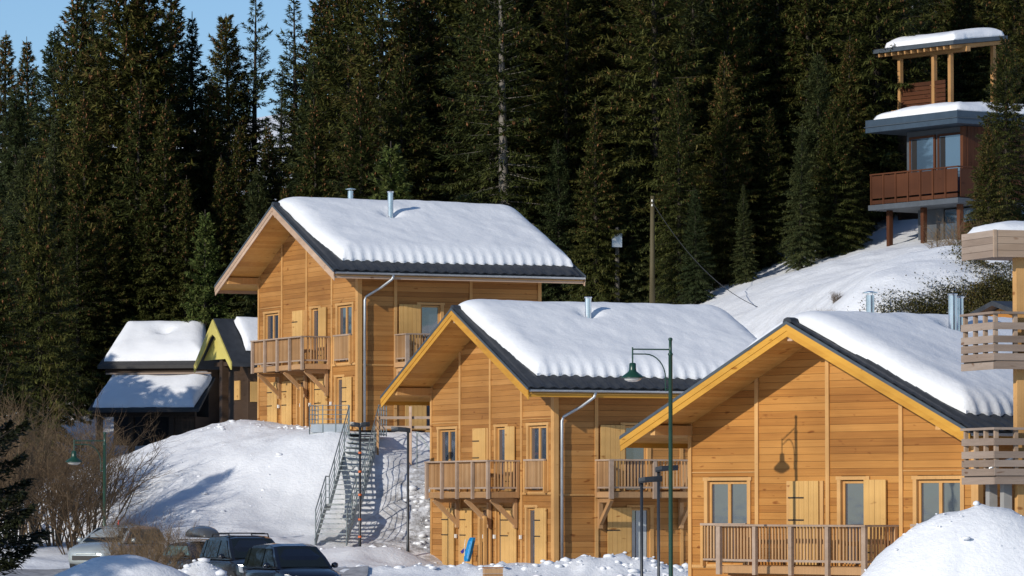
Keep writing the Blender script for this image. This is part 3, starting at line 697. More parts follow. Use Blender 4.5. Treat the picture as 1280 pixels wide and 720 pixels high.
def forest_tree(px, D, topy, kind=None, label=FOREST, group='spruces of the forest', name='spruce_tree', wide=1.0):
    p = at(px, topy, D); g = H(p.x, D); h = max(4, p.z - g); k = kind or KIND[rt.randrange(6)]
    if h > 30: h = rt.uniform(25, 30)
    if label is FOREST:
        where = 'behind the old garage' if px < 250 else 'behind the highest chalet' if px < 560 else 'behind the middle chalet' if px < 800 else 'behind the utility poles and snowy hill' if px < 1090 else 'behind the uphill house'
        look = ('blue-green' if k in (KIND[1], KIND[4]) else 'cone-laden olive') + (' half-height' if topy > 80 else ' tall')
        label = '%s spruce of the forest %s' % (look, where); group = look + ' spruces ' + where
    return tree_obj(name, k, p.x, D, h, rt.uniform(0, 6.28), label, group, wide=wide * rt.uniform(.92, 1.1))
# skyline trees on the left
for px, D, ty in ((4, 250, 34), (40, 246, 42), (22, 236, 105), (66, 242, 30), (92, 224, -25), (122, 232, -70), (150, 222, -60), (186, 222, -60), (216, 230, -35), (240, 226, 12), (168, 216, 95), (110, 217, 110), (70, 219, 140), (30, 216, 175),
                  (208, 215, 120), (290, 240, 14), (262, 224, 96), (300, 220, 150), (406, 224, -20), (440, 212, -60), (428, 238, -60), (478, 206, -90), (520, 216, -60), (500, 200, 60), (455, 198, 95), (400, 208, 120), (325, 213, 205), (360, 210, 225), (232, 214, 215), (185, 215, 240), (135, 214, 250), (535, 200, 250), (100, 213, 250), (280, 216, 190), (340, 222, 150), (385, 216, 60)):
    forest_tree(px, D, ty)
for px, D, ty in ((317, 240, -16), (372, 232, -14), (348, 262, 70)):
    forest_tree(px, D, ty, THIN, 'slender see-through spruce standing against the blue sky', 'slender spruces against the sky')
forest_tree(632, 193, -120, PALE, 'tall spruce with a pale grey trunk showing through its branches', None)
# the solid wood from the middle to the right
for D0, n, lo, hi in ((195, 12, 585, 1110), (205, 15, 578, 1300), (216, 15, 575, 1310), (228, 15, 572, 1310), (243, 14, 570, 1310), (262, 12, 590, 1300), (290, 12, 470, 1310)):
    for k in range(n):
        px = lo + (hi - lo) * (k + .5 + rt.uniform(-.32, .32)) / n; D = D0 + rt.uniform(-5, 5)
        if 1100 < px < 1290 and D < 206: continue
        forest_tree(px, D, rt.uniform(-170, -20))
for px, D, ty in ((745, 190, 120), (850, 188, 95), (905, 191, 60), (960, 192, 130), (1032, 195, 70), (700, 192, 170), (790, 191, 150), (985, 200, 200), (870, 186, 230), (930, 187, 225), (1062, 199, 110), (660, 200, 120), (575, 203, 200)):
    forest_tree(px, D, ty)
forest_tree(1258, 174, 40, KIND[5], 'tall spruce hiding the right side of the uphill house', None, wide=1.1)
forest_tree(1236, 171, 150, KIND[0], 'smaller spruce growing in front of the uphill house', None, wide=1.1)
for px, D, ty in ((1000, 186, 150), (1024, 189, 60), (1046, 188, 120), (1058, 193, 40)):
    forest_tree(px, D, ty)
forest_tree(1066, 190, 175, KIND[5], 'spruce growing left of the uphill house, touching its balcony', None)
forest_tree(1292, 196, -40, KIND[2], 'spruce growing right of the pavilion, behind the uphill house', None)
tree_obj('young_spruce', YOUNG, at(258, 300, 209).x, 209, at(258, 258, 209).z - H(at(258, 300, 209).x, 209), 1.0, 'small bright green pointed spruce beside the yellow gabled house', wide=.8)
forest_tree(490, 188, 172, YOUNG, 'small pointed spruce rising behind the highest chalet', None, 'young_spruce')
forest_tree(52, 190, 195, KIND[2], 'broad spruce whose boughs overlap the old garage roof', None, wide=.72)
forest_tree(-8, 182, 215, KIND[0], 'dark spruce standing behind the bare bushes, left of the broad spruce', None, wide=.9)
# trees standing off to the left, whose shade falls on the banks and the old house
for x, y, h in ((-27.5, 140, 13.5), (-33, 150, 15), (-37, 176, 17), (-33, 168, 14), (-40, 190, 20), (-22.5, 97, 13), (-25.5, 100, 12), (-36, 130, 14)):
    tree_obj('spruce_tree', KIND[(int(-x)) % 6], x, y, h, x, 'spruce standing at the edge of the parking area', 'spruces beyond the parking area')
for off in (-3.4, -1.9, -.4, 1.1, 2.6):
    x, y = -29.7 + .73 * off, 190.9 - .68 * off
    tree_obj('spruce_tree', KIND[int(off * 10) % 6], x, y, 12.3 + .6 * math.sin(off * 5), off, 'spruce in the row beyond the old garage', 'spruces beyond the old garage', wide=1.55)
q = at(-6, 540, 70)
tree_obj('near_spruce', NEAR, q.x - .3, 70, q.z - H(q.x, 70) + .9, 2.2, 'shaded dark spruce bough tips overlapping the brown bush', wide=1.0)

# ------------------------------------------------------------------ bare bushes
def bush_mesh(seed, h, spread, stems, depth=4, r0=.03, mat='twig', upw=.5):
    rg = random.Random(seed); mb = MB()
    def grow(p, d, L, r, dep):
        q = p + d * L * .5 + Vector((rg.gauss(0, .05), rg.gauss(0, .05), rg.gauss(0, .03))) * L; e = q + (d + Vector((rg.gauss(0, .2), rg.gauss(0, .2), rg.gauss(.05, .12)))).normalized() * L * .5
        mb.tube([p, q, e], [r, r * .8, r * .55], 3, False)
        if dep == 0: return
        for k in range(rg.randint(2, 4)):
            f = rg.uniform(.35, 1.0); b = p.lerp(e, f) if f < .9 else e
            nd = (d + Vector((rg.gauss(0, .55), rg.gauss(0, .55), rg.gauss(.1, .35)))).normalized()
            grow(b, nd, L * rg.uniform(.5, .78), r * .55, dep - 1)
    for k in range(stems):
        a = rg.uniform(0, 6.28); sp = rg.uniform(.1, spread)
        grow(Vector((math.cos(a) * sp * .4, math.sin(a) * sp * .4, -.2)), Vector((math.cos(a) * sp * .5, math.sin(a) * sp * .5, 1)).normalized(), h * rg.uniform(.32, .5), r0, depth)
    return mb.mesh('twigs', mat)
def bush(name, me, x, y, sc_, rz, label, group=None, zoff=0.0):
    o = bpy.data.objects.new(name, me); o.location = (x, y, H(x, y) + zoff); o.scale = (sc_,) * 3; o.rotation_euler = (0, 0, rz); link(o); tag(o, label, 'bush', group); return o
BB = [bush_mesh(5 + i, 5.0, 1.5, 20, 4, .035) for i in range(2)]; SB = bush_mesh(9, 2.4, 1.1, 12, 4, .016); DB = bush_mesh(12, 1.6, .9, 34, 4, .012)
for px, D, s in ((20, 150, 1.05), (70, 152, 1.12), (112, 155, .95), (45, 158, 1.2), (-15, 148, 1.0), (95, 146, .8), (125, 159, .85)):
    p = at(px, 600, D); bush('bare_bush', BB[int(px) % 2], p.x, D, s, px, 'tall bare brown bush crowding round the left green street lamp', 'bare bushes round the left street lamp')
for px, D, s in ((178, 131, 1.25), (200, 127, 1.15), (222, 133, 1.15), (160, 136, 1.3), (244, 129, .9)):
    p = at(px, 600, D); bush('bare_sapling', SB, p.x, D, s, px * 1.3, 'thin bare twiggy sapling in front of the snow bank', 'bare saplings by the parked cars')
for px, D, s in ((205, 118, .98), (226, 119, .85), (190, 120, .75)):
    p = at(px, 700, D); bush('brown_bush', DB, p.x, D, s, px, 'dense brown bush between the parked cars', 'dense brown bushes by the parked cars')
for px, D, s in ((1200, 170, .9), (1175, 172, .7), (1222, 168, .9), (1250, 167, .8)):
    p = at(px, 330, D); bush('bare_bush', SB, p.x, D, s * 1.3, px, 'thin bare bush on the snowy hill below the uphill house', 'bare bushes below the uphill house')
for px, D, s in ((1030, 149, .5), (1022, 150, .4), (1045, 151, .35), (985, 152, .3)):
    p = at(px, 400, D); bush('bare_bush', DB, p.x, D, s, px, 'tiny bare bush poking out of the snow behind the wide-gabled chalet\'s ridge', 'tiny bushes in the snow')
# heath: low green-brown ground cover on the slope
rg = np.random.default_rng(77); n = 80000
cxs = np.array([at(px, 380, D).x for px, D in ((1095, 146), (1125, 146.5), (1160, 147), (1195, 147.5), (1225, 148), (1255, 149), (1235, 152), (1245, 154))]); cys = np.array([146, 146.5, 147, 147.5, 148, 149, 152, 154.])
k = rg.integers(0, 8, n); hx = cxs[k] + rg.normal(0, .55, n); hy = cys[k] + rg.normal(0, .8, n)
hz = H0(hx, hy) + rg.random(n) ** 1.2 * .42 * np.clip(.6 + fbm(hx, hy, .9, 3), 0.15, 1.2) - .05
az = rg.random(n) * 6.283; ln = rg.uniform(.04, .10, n); el = rg.uniform(-.3, 1.2, n)
d = np.stack([np.cos(az) * np.cos(el), np.sin(az) * np.cos(el), np.sin(el)], -1) * ln[:, None]; wv = np.stack([-np.sin(az), np.cos(az), 0 * az], -1) * (ln * .35)[:, None]
p = np.stack([hx, hy, hz], -1); me = np_mesh('heath', np.stack([p, p + d * .5 + wv, p + d, p + d * .5 - wv], 1).reshape(-1, 3), np.arange(4 * n).reshape(-1, 4), 'heath')
a = me.attributes.new('tone', 'FLOAT', 'FACE'); a.data.foreach_set('value', np.clip(.5 + .8 * fbm(hx, hy, .7, 3) + rg.normal(0, .2, n), 0, 1).astype(np.float32))
tag(link(bpy.data.objects.new('heath', me)), 'green-brown heath growing through the snow on the slope', 'shrubs', kind='stuff')

# ------------------------------------------------------------------ snow slab helper for plain roofs (local coordinates of a placed empty)
def slab_snow(name, loc, rz, f_z, x0, x1, y0, y1, T, label, seed=1, rad=.5, grp='snow lying on the roofs', nx=70, ny_=50):
    us = np.linspace(x0, x1, nx); vs_ = np.linspace(y0, y1, ny_); U, V_ = np.meshgrid(us, vs_, indexing='ij')
    d = np.minimum(np.minimum(U - x0, x1 - U), np.minimum(V_ - y0, y1 - V_)); q = np.clip(d / rad, 0, 1); prof = np.sqrt(np.clip(1 - (1 - q) ** 2, 0, 1))
    wob = 0.12 * fbm(U + seed, V_, .9, 3) * (q < .2)
    th = T * (.12 + .88 * prof) * (1 + .3 * fbm(U + seed * 3, V_, .5, 3)); zb = f_z(U, V_)
    top = np.stack([U + wob, V_ + wob, zb + th], -1).reshape(-1, 3); bot = np.stack([U + wob, V_ + wob, zb + .004], -1).reshape(-1, 3); N = nx * ny_
    ii, jj = np.meshgrid(np.arange(nx - 1), np.arange(ny_ - 1), indexing='ij'); a = (ii * ny_ + jj).ravel()
    o = link(bpy.data.objects.new(name, skirted(name, top, bot, np.stack([a, a + ny_, a + ny_ + 1, a + 1], 1), nx, ny_))); o.location = loc; o.rotation_euler = (0, 0, rz)
    return tag(o, label, 'snow', grp)

# ------------------------------------------------------------------ old garage house on the left
D = 204; p0 = at(180, 575, D); zb = H(p0.x, D) - .2; loc = (p0.x, D, zb); SCL = D / FPX
rz = R(-14); og_ = empty('old_garage', loc, rz); tag(og_, 'old dark timber garage under two snowy roofs behind the bare bushes', 'garage')
hz = lambda py: at(180, py, D).z - zb
MB().box(-2.2, 2.3, 2.2, 7.0, 0, hz(458)).build('rear_wall', 'old_brown', og_)
for x0, x1 in ((-2.35, -2.1), (-.75, -.5), (1.25, 1.5)): MB().box(x0, x1, -.1, .15, 0, hz(521)).build('post', 'old_brown', og_)
MB().box(-2.6, 2.55, -.12, .14, hz(521), hz(513)).build('beam', 'old_brown', og_)
for k in range(7): ubox('wall_board', og_, 1.5 + k * .15 + .004, 1.5 + (k + 1) * .15 - .004, 0, .05, 0, hz(521), 'old_brown')
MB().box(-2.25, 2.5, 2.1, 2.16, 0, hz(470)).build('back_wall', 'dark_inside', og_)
MB().box(2.48, 2.54, 0, 2.1, 0, hz(521)).build('side_wall', 'old_brown', og_)
e1, r1 = hz(512), hz(470)
MB().add([(-2.55, -.75, e1), (2.95, -.75, e1), (2.8, 2.2, r1), (-2.4, 2.2, r1), (-2.55, -.75, e1 - .14), (2.95, -.75, e1 - .14), (2.8, 2.2, r1 - .14), (-2.4, 2.2, r1 - .14)], [(0, 1, 2, 3), (7, 6, 5, 4), (0, 4, 5, 1), (1, 5, 6, 2), (2, 6, 7, 3), (3, 7, 4, 0)]).build('lower_roof', 'roof_felt', og_)
e2, r2 = hz(455), hz(408)
MB().add([(-2.9, 1.6, e2), (2.55, 1.6, e2), (1.75, 4.6, r2), (-2.6, 4.6, r2), (-2.9, 1.6, e2 - .16), (2.55, 1.6, e2 - .16), (1.75, 4.6, r2 - .16), (-2.6, 4.6, r2 - .16), (2.5, 7.6, e2), (-2.9, 7.6, e2)], [(0, 1, 2, 3), (7, 6, 5, 4), (0, 4, 5, 1), (1, 5, 6, 2), (3, 2, 8, 9), (3, 7, 4, 0)]).build('upper_roof', 'roof_felt', og_)
MB().box(-2.4, 2.85, 1.35, 1.5, hz(466) - .03, hz(466) + .05).build('ledge', 'weathered', og_)
MB().box(-2.6, 2.5, 1.85, 1.9, hz(466), e2 - .1).build('gable_band', 'old_brown', og_)
slab_snow('roof_snow', loc, rz, lambda u, v: e1 + (r1 - e1) * (v + .75) / 2.95, -2.42, 2.75, -.6, 2.1, .55, 'shaded dappled snow on the old garage\'s lower roof', 4, .95)
def _f(u, v): return e2 + (r2 - e2) * (v - 1.6) / 3.0
us = np.linspace(0, 1, 60); tt = np.linspace(0, 1, 44); Ug, Tg = np.meshgrid(us, tt, indexing='ij'); vv = 1.95 + 2.9 * Tg; lft = -2.7 + .1 * Tg; rgt = 2.3 - .85 * Tg ** 1.2; uu = lft + (rgt - lft) * Ug
d = np.minimum(np.minimum(Ug, 1 - Ug) * 4.6, np.minimum(Tg, 1 - Tg) * 3); prof = np.sqrt(np.clip(1 - (1 - np.clip(d / .8, 0, 1)) ** 2, 0, 1))
th = .55 * (.1 + .9 * prof) * (1 + .3 * fbm(uu, vv, .6, 3)) - .28 * np.exp(-(((uu + .25) / .45) ** 2 + ((vv - 3.7) / .3) ** 2)); zz = _f(uu, vv)
ii, jj = np.meshgrid(np.arange(59), np.arange(43), indexing='ij'); a = (ii * 44 + jj).ravel(); 
o = link(bpy.data.objects.new('roof_snow', skirted('roof_snow', np.stack([uu, vv, zz + np.maximum(th, .03)], -1).reshape(-1, 3), np.stack([uu, vv, zz + .003], -1).reshape(-1, 3), np.stack([a, a + 44, a + 45, a + 1], 1), 60, 44)))
o.location = loc; o.rotation_euler = (0, 0, rz); tag(o, 'sunlit snow with a hollow on the old garage\'s upper roof', 'snow', 'snow lying on the roofs')

# ------------------------------------------------------------------ house with the yellow gable
D = 190; s_ = FPX / D; p0 = at(268, 520, D); zb = H(p0.x, D) - .3; loc = (p0.x, D, zb); rz = R(-64); yh = empty('yellow_gabled_house', loc, rz); tag(yh, 'dark timber house with steep yellow painted gable behind the highest chalet', 'house')
hz = lambda py: at(268, py, D).z - zb
ap, ev, hw = hz(398), hz(452), 2.1
MB().prism([(-hw + .5, 0), (hw - .5, 0), (hw - .5, ev + .3), (0, ap - .55), (-hw + .5, ev + .3)], .9, 7).build('wall', 'old_brown', yh)
MB().prism([(-hw + .35, ev + .1), (hw - .35, ev + .1), (0, ap - .45)], .18, .26).build('gable_panel', 'yellow_paint_wood', yh)
for s in (-1, 1):
    sl = (ap - ev) / hw
    MB().prism([(0, ap), (s * (hw + .1), ev - .1), (s * (hw + .1), ev - .28), (0, ap - .18)], -.05, 7.4).build('roof', 'slate_tile', yh)
    MB().prism([(0, ap - .05), (s * (hw + .05), ev - .1), (s * (hw + .05), ev - .42), (s * (hw - .35), ev - .1), (s * .9, ap - 1.35), (s * .35, ap - .85), (0, ap - .7)], -.12, -.06).build('bargeboard', 'yellow_paint_wood', yh)
MB().box(-.16, .16, .3, .6, 0, ev + .5).build('post', 'old_brown', yh); MB().box(-.9, .9, .35, .55, ev - .2, ev - .02).build('beam', 'old_brown', yh)
MB().box(hw - .5, hw - .42, .9, 7, 0, ev - .3).build('side_wall', 'old_brown', yh)
for v in (1.0, 2.0): MB().box(hw - .42, hw - .38, v, v + .32, hz(503), hz(478)).build('shutter', 'larch_shutter', yh)
MB().box(hw - .42, hw - .39, 1.36, 1.95, hz(503), hz(478)).build('window', 'pane', yh)
MB().box(.2, .8, .85, .9, hz(500), hz(476)).build('window', 'larch_shutter', yh)
slab_snow('roof_snow', loc, rz, lambda u, v: ap - (ap - ev) / hw * np.abs(u) + .03, .15, hw - .45, .8, 7.2, .38, 'dappled snow on the yellow gabled house\'s roof', 8, .4)

# ------------------------------------------------------------------ uphill house with brown balcony
D = 181; p0 = at(1198, 305, D); al = R(56); zb = H(p0.x, D) - .4; loc = (p0.x, D, zb); uh = empty('uphill_house', loc, -al)
tag(uh, 'dark uphill house with flat blue-grey roof edge and brown panelled balcony', 'house'); hz = lambda py: at(1198, py, D).z - zb
# local x: along the left face (negative = further left), local y: depth along the right face
fz0, fz1 = hz(154), hz(138); dk = hz(247); rl = hz(207)
MB().box(-6.0, 0.15, -.15, 5.2, fz0, fz1).build('roof_edge', 'blue_fascia', uh); MB().box(-6.05, .2, -.2, 5.2, fz0 + (fz1 - fz0) * .42, fz0 + (fz1 - fz0) * .47).build('edge_trim', 'verge_metal', uh)
MB().box(-4.6, -.75, 1.0, 5.0, dk + .02, fz0 - .01).build('wall', 'grey_wall', uh)
ww = [(-4.25, -2.75), (-2.35, -.95)]
for a0, a1 in ww:
    o = MB().box(a0 - .12, a0, .93, .99, dk + .35, fz0 - .25).box(a1, a1 + .12, .93, .99, dk + .35, fz0 - .25).box(a0, a1, .93, .99, fz0 - .35, fz0 - .25).box(a0, a1, .93, .99, dk + .25, dk + .35).build('window', 'red_brown', uh)
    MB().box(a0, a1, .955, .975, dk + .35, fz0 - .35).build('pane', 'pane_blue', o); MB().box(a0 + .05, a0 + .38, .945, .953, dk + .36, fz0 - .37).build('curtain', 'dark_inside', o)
MB().box(-.93, -.74, .9, 1.1, dk, fz0 - .02).build('corner_post', 'red_brown', uh)
for k in range(20): ubox('wall_board', uh, -.74, -.70, 1.12 + k * .19, 1.12 + (k + 1) * .19 - .01, dk, fz0 - .02, 'red_brown')
MB().box(-5.9, 0.1, -.1, 5.0, dk - .22, dk).build('balcony_floor', 'grey_wall', uh)
bal = MB().box(-5.85, .05, -.06, 0.02, rl - .06, rl).box(-.03, .05, .02, 4.8, rl - .06, rl).build('balcony_rail', 'red_brown', uh)
n = 7; s = 5.8 / n
for k in range(n):
    x = -5.82 + k * s; ubox('rail_post', bal, x, x + .09, -.05, .03, dk, rl - .062, 'red_brown'); ubox('rail_panel', bal, x + .1, x + s - .01, -.02, .02, dk + .28, rl - .1, 'red_brown'); ubox('rail_panel', bal, x + .1, x + s - .01, -.02, .02, dk + .03, dk + .2, 'red_brown')
for k in range(5): y = .12 + k * .95; ubox('rail_panel', bal, -.02, .02, y, y + .86, dk + .05, rl - .1, 'red_brown')
for x in (-5.3, -3.0, -.6): MB().box(x - .1, x + .1, .5, .7, -.5, dk - .225).build('post', 'red_brown', uh)
MB().box(-4.6, -2.9, 1.6, 1.7, -.5, dk - .23).build('lower_wall', 'grey_wall', uh); MB().box(-5.6, -.6, 3.9, 4.0, -.5, dk - .23).build('lower_wall', 'old_brown', uh)
MB().box(-2.8, -.8, 1.62, 1.68, -.4, dk - .3).build('lower_window', 'pane_blue', uh); MB().box(-1.7, -.8, 1.5, 1.55, -.4, dk - .9).build('lower_panel', 'red_brown', uh)
MB().box(-.75, -.7, 1.6, 4, -.4, dk - .25).build('lower_side', 'pavilion_wood', uh)
slab_snow('roof_snow', loc, -al, lambda u, v: fz1 + 0 * u, -5.6, 0.05, -.02, 5.0, .48, 'snow on the flat blue-edged roof of the uphill house', 6, .9)
# ------------------------------------------------------------------ wooden pavilion above it
D = 191.5; p0 = at(1172, 130, D); al = R(52); zb = H(p0.x, D) - .3; loc = (p0.x, D, zb); pv = empty('wooden_pavilion', loc, -al); tag(pv, 'open wooden pavilion with raftered sloping roof above the uphill house', 'pavilion'); hz = lambda py: at(1175, py, D).z - zb
fl = hz(133); tp = hz(68)
MB().box(-2.6, 1.4, 0, 2.2, -.5, fl - .15).build('base', 'old_brown', pv); MB().box(-2.8, 1.6, -.2, 2.4, fl - .15, fl).build('deck', 'pavilion_wood', pv)
for x in (-2.5, -.3, .75): MB().box(x - .09, x + .09, .0, .18, fl, tp).build('post', 'pavilion_wood', pv)
for x in (-2.5, 1.4): MB().box(x - .09, x + .09, 2.0, 2.18, fl, tp + .4).build('post', 'pavilion_wood', pv)
MB().box(-2.9, 1.9, -.02, .2, tp, tp + .22).build('beam', 'pavilion_wood', pv)
for k in range(12):
    x = -3.0 + k * .42; o = MB().bar((x, -.75, tp + .15), (x, 2.4, tp + .55), .09, .16).build('rafter', 'pavilion_wood', pv)
MB().add([(-3.3, -.85, tp + .24), (1.9, -.85, tp + .24), (1.9, 2.5, tp + .67), (-3.3, 2.5, tp + .67), (-3.3, -.85, tp + .42), (1.9, -.85, tp + .42), (1.9, 2.5, tp + .85), (-3.3, 2.5, tp + .85)], [(3, 2, 1, 0), (4, 5, 6, 7), (0, 1, 5, 4), (1, 2, 6, 5), (2, 3, 7, 6), (3, 0, 4, 7)]).build('roof', 'verge_metal', pv)
for k in range(6): ubox('rail_board', pv, -2.4, .45, .04, .08, fl + .05 + k * .19, fl + .05 + k * .19 + .165, 'red_brown')
slab_snow('roof_snow', loc, -al, lambda u, v: tp + .43 + (v + .85) / 3.35 * .43, -2.6, 1.75, -.7, 2.35, .42, 'snow on the wooden pavilion\'s sloping roof', 9, .6)

# ------------------------------------------------------------------ grey slatted balconies on the right
D = 99; p0 = at(1245, 640, D); al = R(72); zb = H(p0.x, D) - .3; loc = (p0.x, D, zb); gbx = empty('balcony_building', loc, -al)
tag(gbx, 'weathered timber building with stacked slatted corner balconies', 'building'); hz = lambda py: at(1245, py, D).z - zb
# local x: left face runs to negative x, local y: right face runs to positive y
LX = -1.85; LY = 9.0
def slat_balcony(ytop, ybot, tone):
    zt, z0 = hz(ytop), hz(ybot)
    b = MB().box(LX, -.03, .04, LY, z0 + .12, z0 + .26).build('balcony_floor', tone, gbx)
    n = 5; hgt = (zt - z0 - .34) / n
    gaps = [z0 + k * hgt for k in range(n)]
    for k, zz in enumerate(gaps):
        extra = .03 if k < n - 1 else .13
        ubox('slat', b, LX, -.045, -.03, .005, zz + extra, zz + extra + hgt - .035, tone); ubox('slat', b, -.035, 0.0, -.03, LY, zz + extra + .004, zz + extra + hgt - .04, tone)
    for x in (LX + .03, LX + .6, LX + 1.15, -.14): ubox('rail_post', b, x, x + .09, .01, .1, z0 + .27, zt - .06, 'weathered_tan')
    for k in range(9): y = .5 + k * .95; ubox('rail_post', b, -.14, -.045, y, y + .09, z0 + .27, zt - .06, 'weathered_tan')
    ubox('hand_rail', b, LX - .02, .03, -.05, .12, zt - .055, zt, tone); ubox('hand_rail', b, -.15, .031, .13, LY, zt - .055, zt, tone)
    return b
slat_balcony(389, 463, 'weathered'); slat_balcony(534, 607, 'weathered')
zt, z0 = hz(287), hz(321)
rfb = MB().box(LX + .04, -.04, .04, LY, z0 + .03, zt - .05).build('roof_box', 'weathered', gbx)
for k in range(4):
    h_ = (zt - z0) / 4; ubox('fascia_board', rfb, LX, -.002, -.002, .036, z0 + k * h_ + .004, z0 + (k + 1) * h_ - .003, 'weathered'); ubox('fascia_board', rfb, -.036, .0, .04, LY, z0 + k * h_ + .004, z0 + (k + 1) * h_ - .003, 'weathered_tan')
ubox('corner_trim', rfb, -.06, .012, -.012, .06, z0 - .005, zt + .004, 'weathered_tan')
for y, x in ((.80, -.42), (3.6, -.42), (6.6, -.42)): MB().box(x - .11, x + .11, y - .11, y + .11, 0, z0 + .02).build('pillar', 'larch_trim', gbx)
MB().box(-5, LX + .6, 4.2, LY, 0, z0 + .02).build('rear_wall', 'weathered', gbx)
for x, y in ((LX + .5, .35), (LX + 1.2, .4)): MB().box(x, x + .22, y, y + .2, 0, hz(607) + .1).build('pier', 'concrete', gbx)
slab_snow('roof_snow', loc, -al, lambda u, v: zt - .05 + 0 * u, LX + .1, -.05, .05, LY - .3, .36, 'domed snow cap on the slatted balcony building\'s flat roof', 12, 1.2)

# ------------------------------------------------------------------ small dark roofed hut behind the wide-gabled chalet
D = 143; p0 = at(1240, 395, D); zb = H(p0.x, D) - .6; loc = (p0.x, D, zb); hut = empty('dark_roofed_hut', loc, R(-64)); tag(hut, 'small hut with dark grey gable roof and metal flue on the slope', 'hut'); hz = lambda py: at(1240, py, D).z - zb
ap, ev, hw = hz(376), hz(394), 1.9
MB().prism([(-hw + .4, -1), (hw - .4, -1), (hw - .4, ev - .1), (0, ap - .2), (-hw + .4, ev - .1)], .4, 4).build('wall', 'larch', hut)
for s in (-1, 1): MB().prism([(0, ap), (s * hw, ev), (s * hw, ev - .16), (0, ap - .16)], 0, 4.4).build('roof', 'slate_tile', hut)
MB().tube([(-.5, 2.2, ap - .5), (-.5, 2.2, ap + .25)], .13, 12).build('flue', 'flue', hut, True)
slab_snow('roof_snow', loc, R(-64), lambda u, v: ap - (ap - ev) / hw * np.abs(u) + .02, .2, hw - .2, 1.0, 4.2, .3, 'snow on the small dark roofed hut', 3, .35)

# ------------------------------------------------------------------ metal staircase
sb = Vector(at(415, 673, 151.3)); stp = Vector(at(455, 541, 159.6)); dirv = stp - sb; run = Vector((dirv.x, dirv.y, 0)); rl_ = run.length; hd = math.atan2(run.y, run.x)
sx = empty('metal_staircase', sb, hd); tag(sx, 'grey galvanised outdoor staircase climbing the snow bank to the highest chalet', 'staircase')
rise = stp.z - sb.z; ntr = 22; wd = 1.08; lz = rise * .31; lx = rl_ * .27; ll = 0.9
def stair_pt(t):  # t in 0..1 over rise -> x
    z = rise * t
    return (lx * z / lz) if z <= lz else lx + ll + (rl_ - lx - ll) * (z - lz) / (rise - lz)
for k in range(1, ntr + 1):
    t = k / ntr; x = stair_pt(t)
    ubox('tread', sx, x - .30, x, -wd / 2 + .02, wd / 2 - .02, rise * t - .035, rise * t, 'stair_tread')
ubox('landing', sx, lx - .05, lx + ll, -wd / 2 + .02, wd / 2 - .02, lz - .04, lz - .002, 'stair_tread')
for s in (-1, 1):
    y = s * (wd / 2 + .01)
    st = MB(); st.bar((-.3, y, -.15), (lx, y, lz - .1), .045, .24); st.bar((lx - .02, y, lz - .1), (lx + ll + .02, y, lz - .1), .045, .24); st.bar((lx + ll, y, lz - .1), (rl_ + .1, y, rise - .1), .045, .24); st.build('stringer', 'stair_steel', sx)
    ra = MB()
    for hgt, rr in ((1.0, .022), (.72, .012), (.48, .012), (.25, .012)):
        ra.tube([(-.25, y, hgt - .02), (lx, y, lz + hgt), (lx + ll, y, lz + hgt), (rl_, y, rise + hgt), (rl_ + .1, y, rise + hgt)], rr, 6)
    o = ra.build('railing', 'stair_steel', sx)
    for x, z in ((-.2, 0), (lx * .5, lz * .5), (lx, lz), (lx + ll, lz), (lx + ll + (rl_ - lx - ll) * .25, lz + (rise - lz) * .25), (lx + ll + (rl_ - lx - ll) * .5, lz + (rise - lz) * .5), (lx + ll + (rl_ - lx - ll) * .75, lz + (rise - lz) * .75), (rl_, rise)):
        MB().tube([(x, y, z - .15), (x, y, z + 1.0)], .022, 6).build('baluster_post', 'stair_steel', o)
plx = rl_ + .05
pl = MB().box(plx, plx + 2.2, -wd / 2, wd / 2 + 1.5, rise - .06, rise - .004).build('platform', 'stair_tread', sx)
for a, b in (((plx, wd / 2 + .05), (plx, wd / 2 + 1.5)), ((plx, wd / 2 + 1.5), (plx + 2.2, wd / 2 + 1.5)), ((plx, -wd / 2), (plx + 2.2, -wd / 2))):
    pr = MB()
    for hgt in (1.02, .85, .68, .51, .34): pr.tube([(*a, rise + hgt), (*b, rise + hgt)], .014, 6)
    for t in (0, .33, .66, 1): x = a[0] + (b[0] - a[0]) * t; y = a[1] + (b[1] - a[1]) * t; pr.tube([(x, y, rise - .1), (x, y, rise + 1.04)], .022, 6)
    pr.build('platform_railing', 'stair_steel', sx)
MB().box(plx + .005, plx + .015, wd / 2 + .08, wd / 2 + 1.45, rise + .02, rise + .32).build('kick_panel', 'zinc', sx)
for x, y in ((plx + .1, wd / 2 + 1.3), (plx + .1, -wd / 2 + .1)): MB().box(x, x + .1, y, y + .1, rise - 1.6, rise - .06).build('support', 'stair_steel', sx)
# porch beside the staircase
q = at(513, 560, 158.5); zp = H(q.x, 158.5); po = empty('porch_railing', (q.x, 158.5, zp), R(-5)); tag(po, 'wooden porch railing with pale post beside the staircase top', 'railing')
hz = lambda py: at(513, py, 158.5).z - zp
MB().box(-.05, .05, -.05, .05, -.3, hz(508)).build('post', 'barge_pale', po)
for py in (522, 534): MB().box(-1.3, .8, .06, .1, hz(py) - .05, hz(py) + .05).build('rail', 'rail_grey', po)
for x in (-1.25, .75): MB().box(x, x + .08, .0, .055, -.3, hz(520)).build('post', 'balcony_wood', po)
MB().tube([(.25, -.1, hz(540)), (.95, -.6, hz(570))], .025, 6).build('hand_rail', 'stair_steel', po); MB().tube([(.25, -.1, hz(540)), (.25, -.1, -.2)], .025, 6).build('hand_rail', 'stair_steel', po)

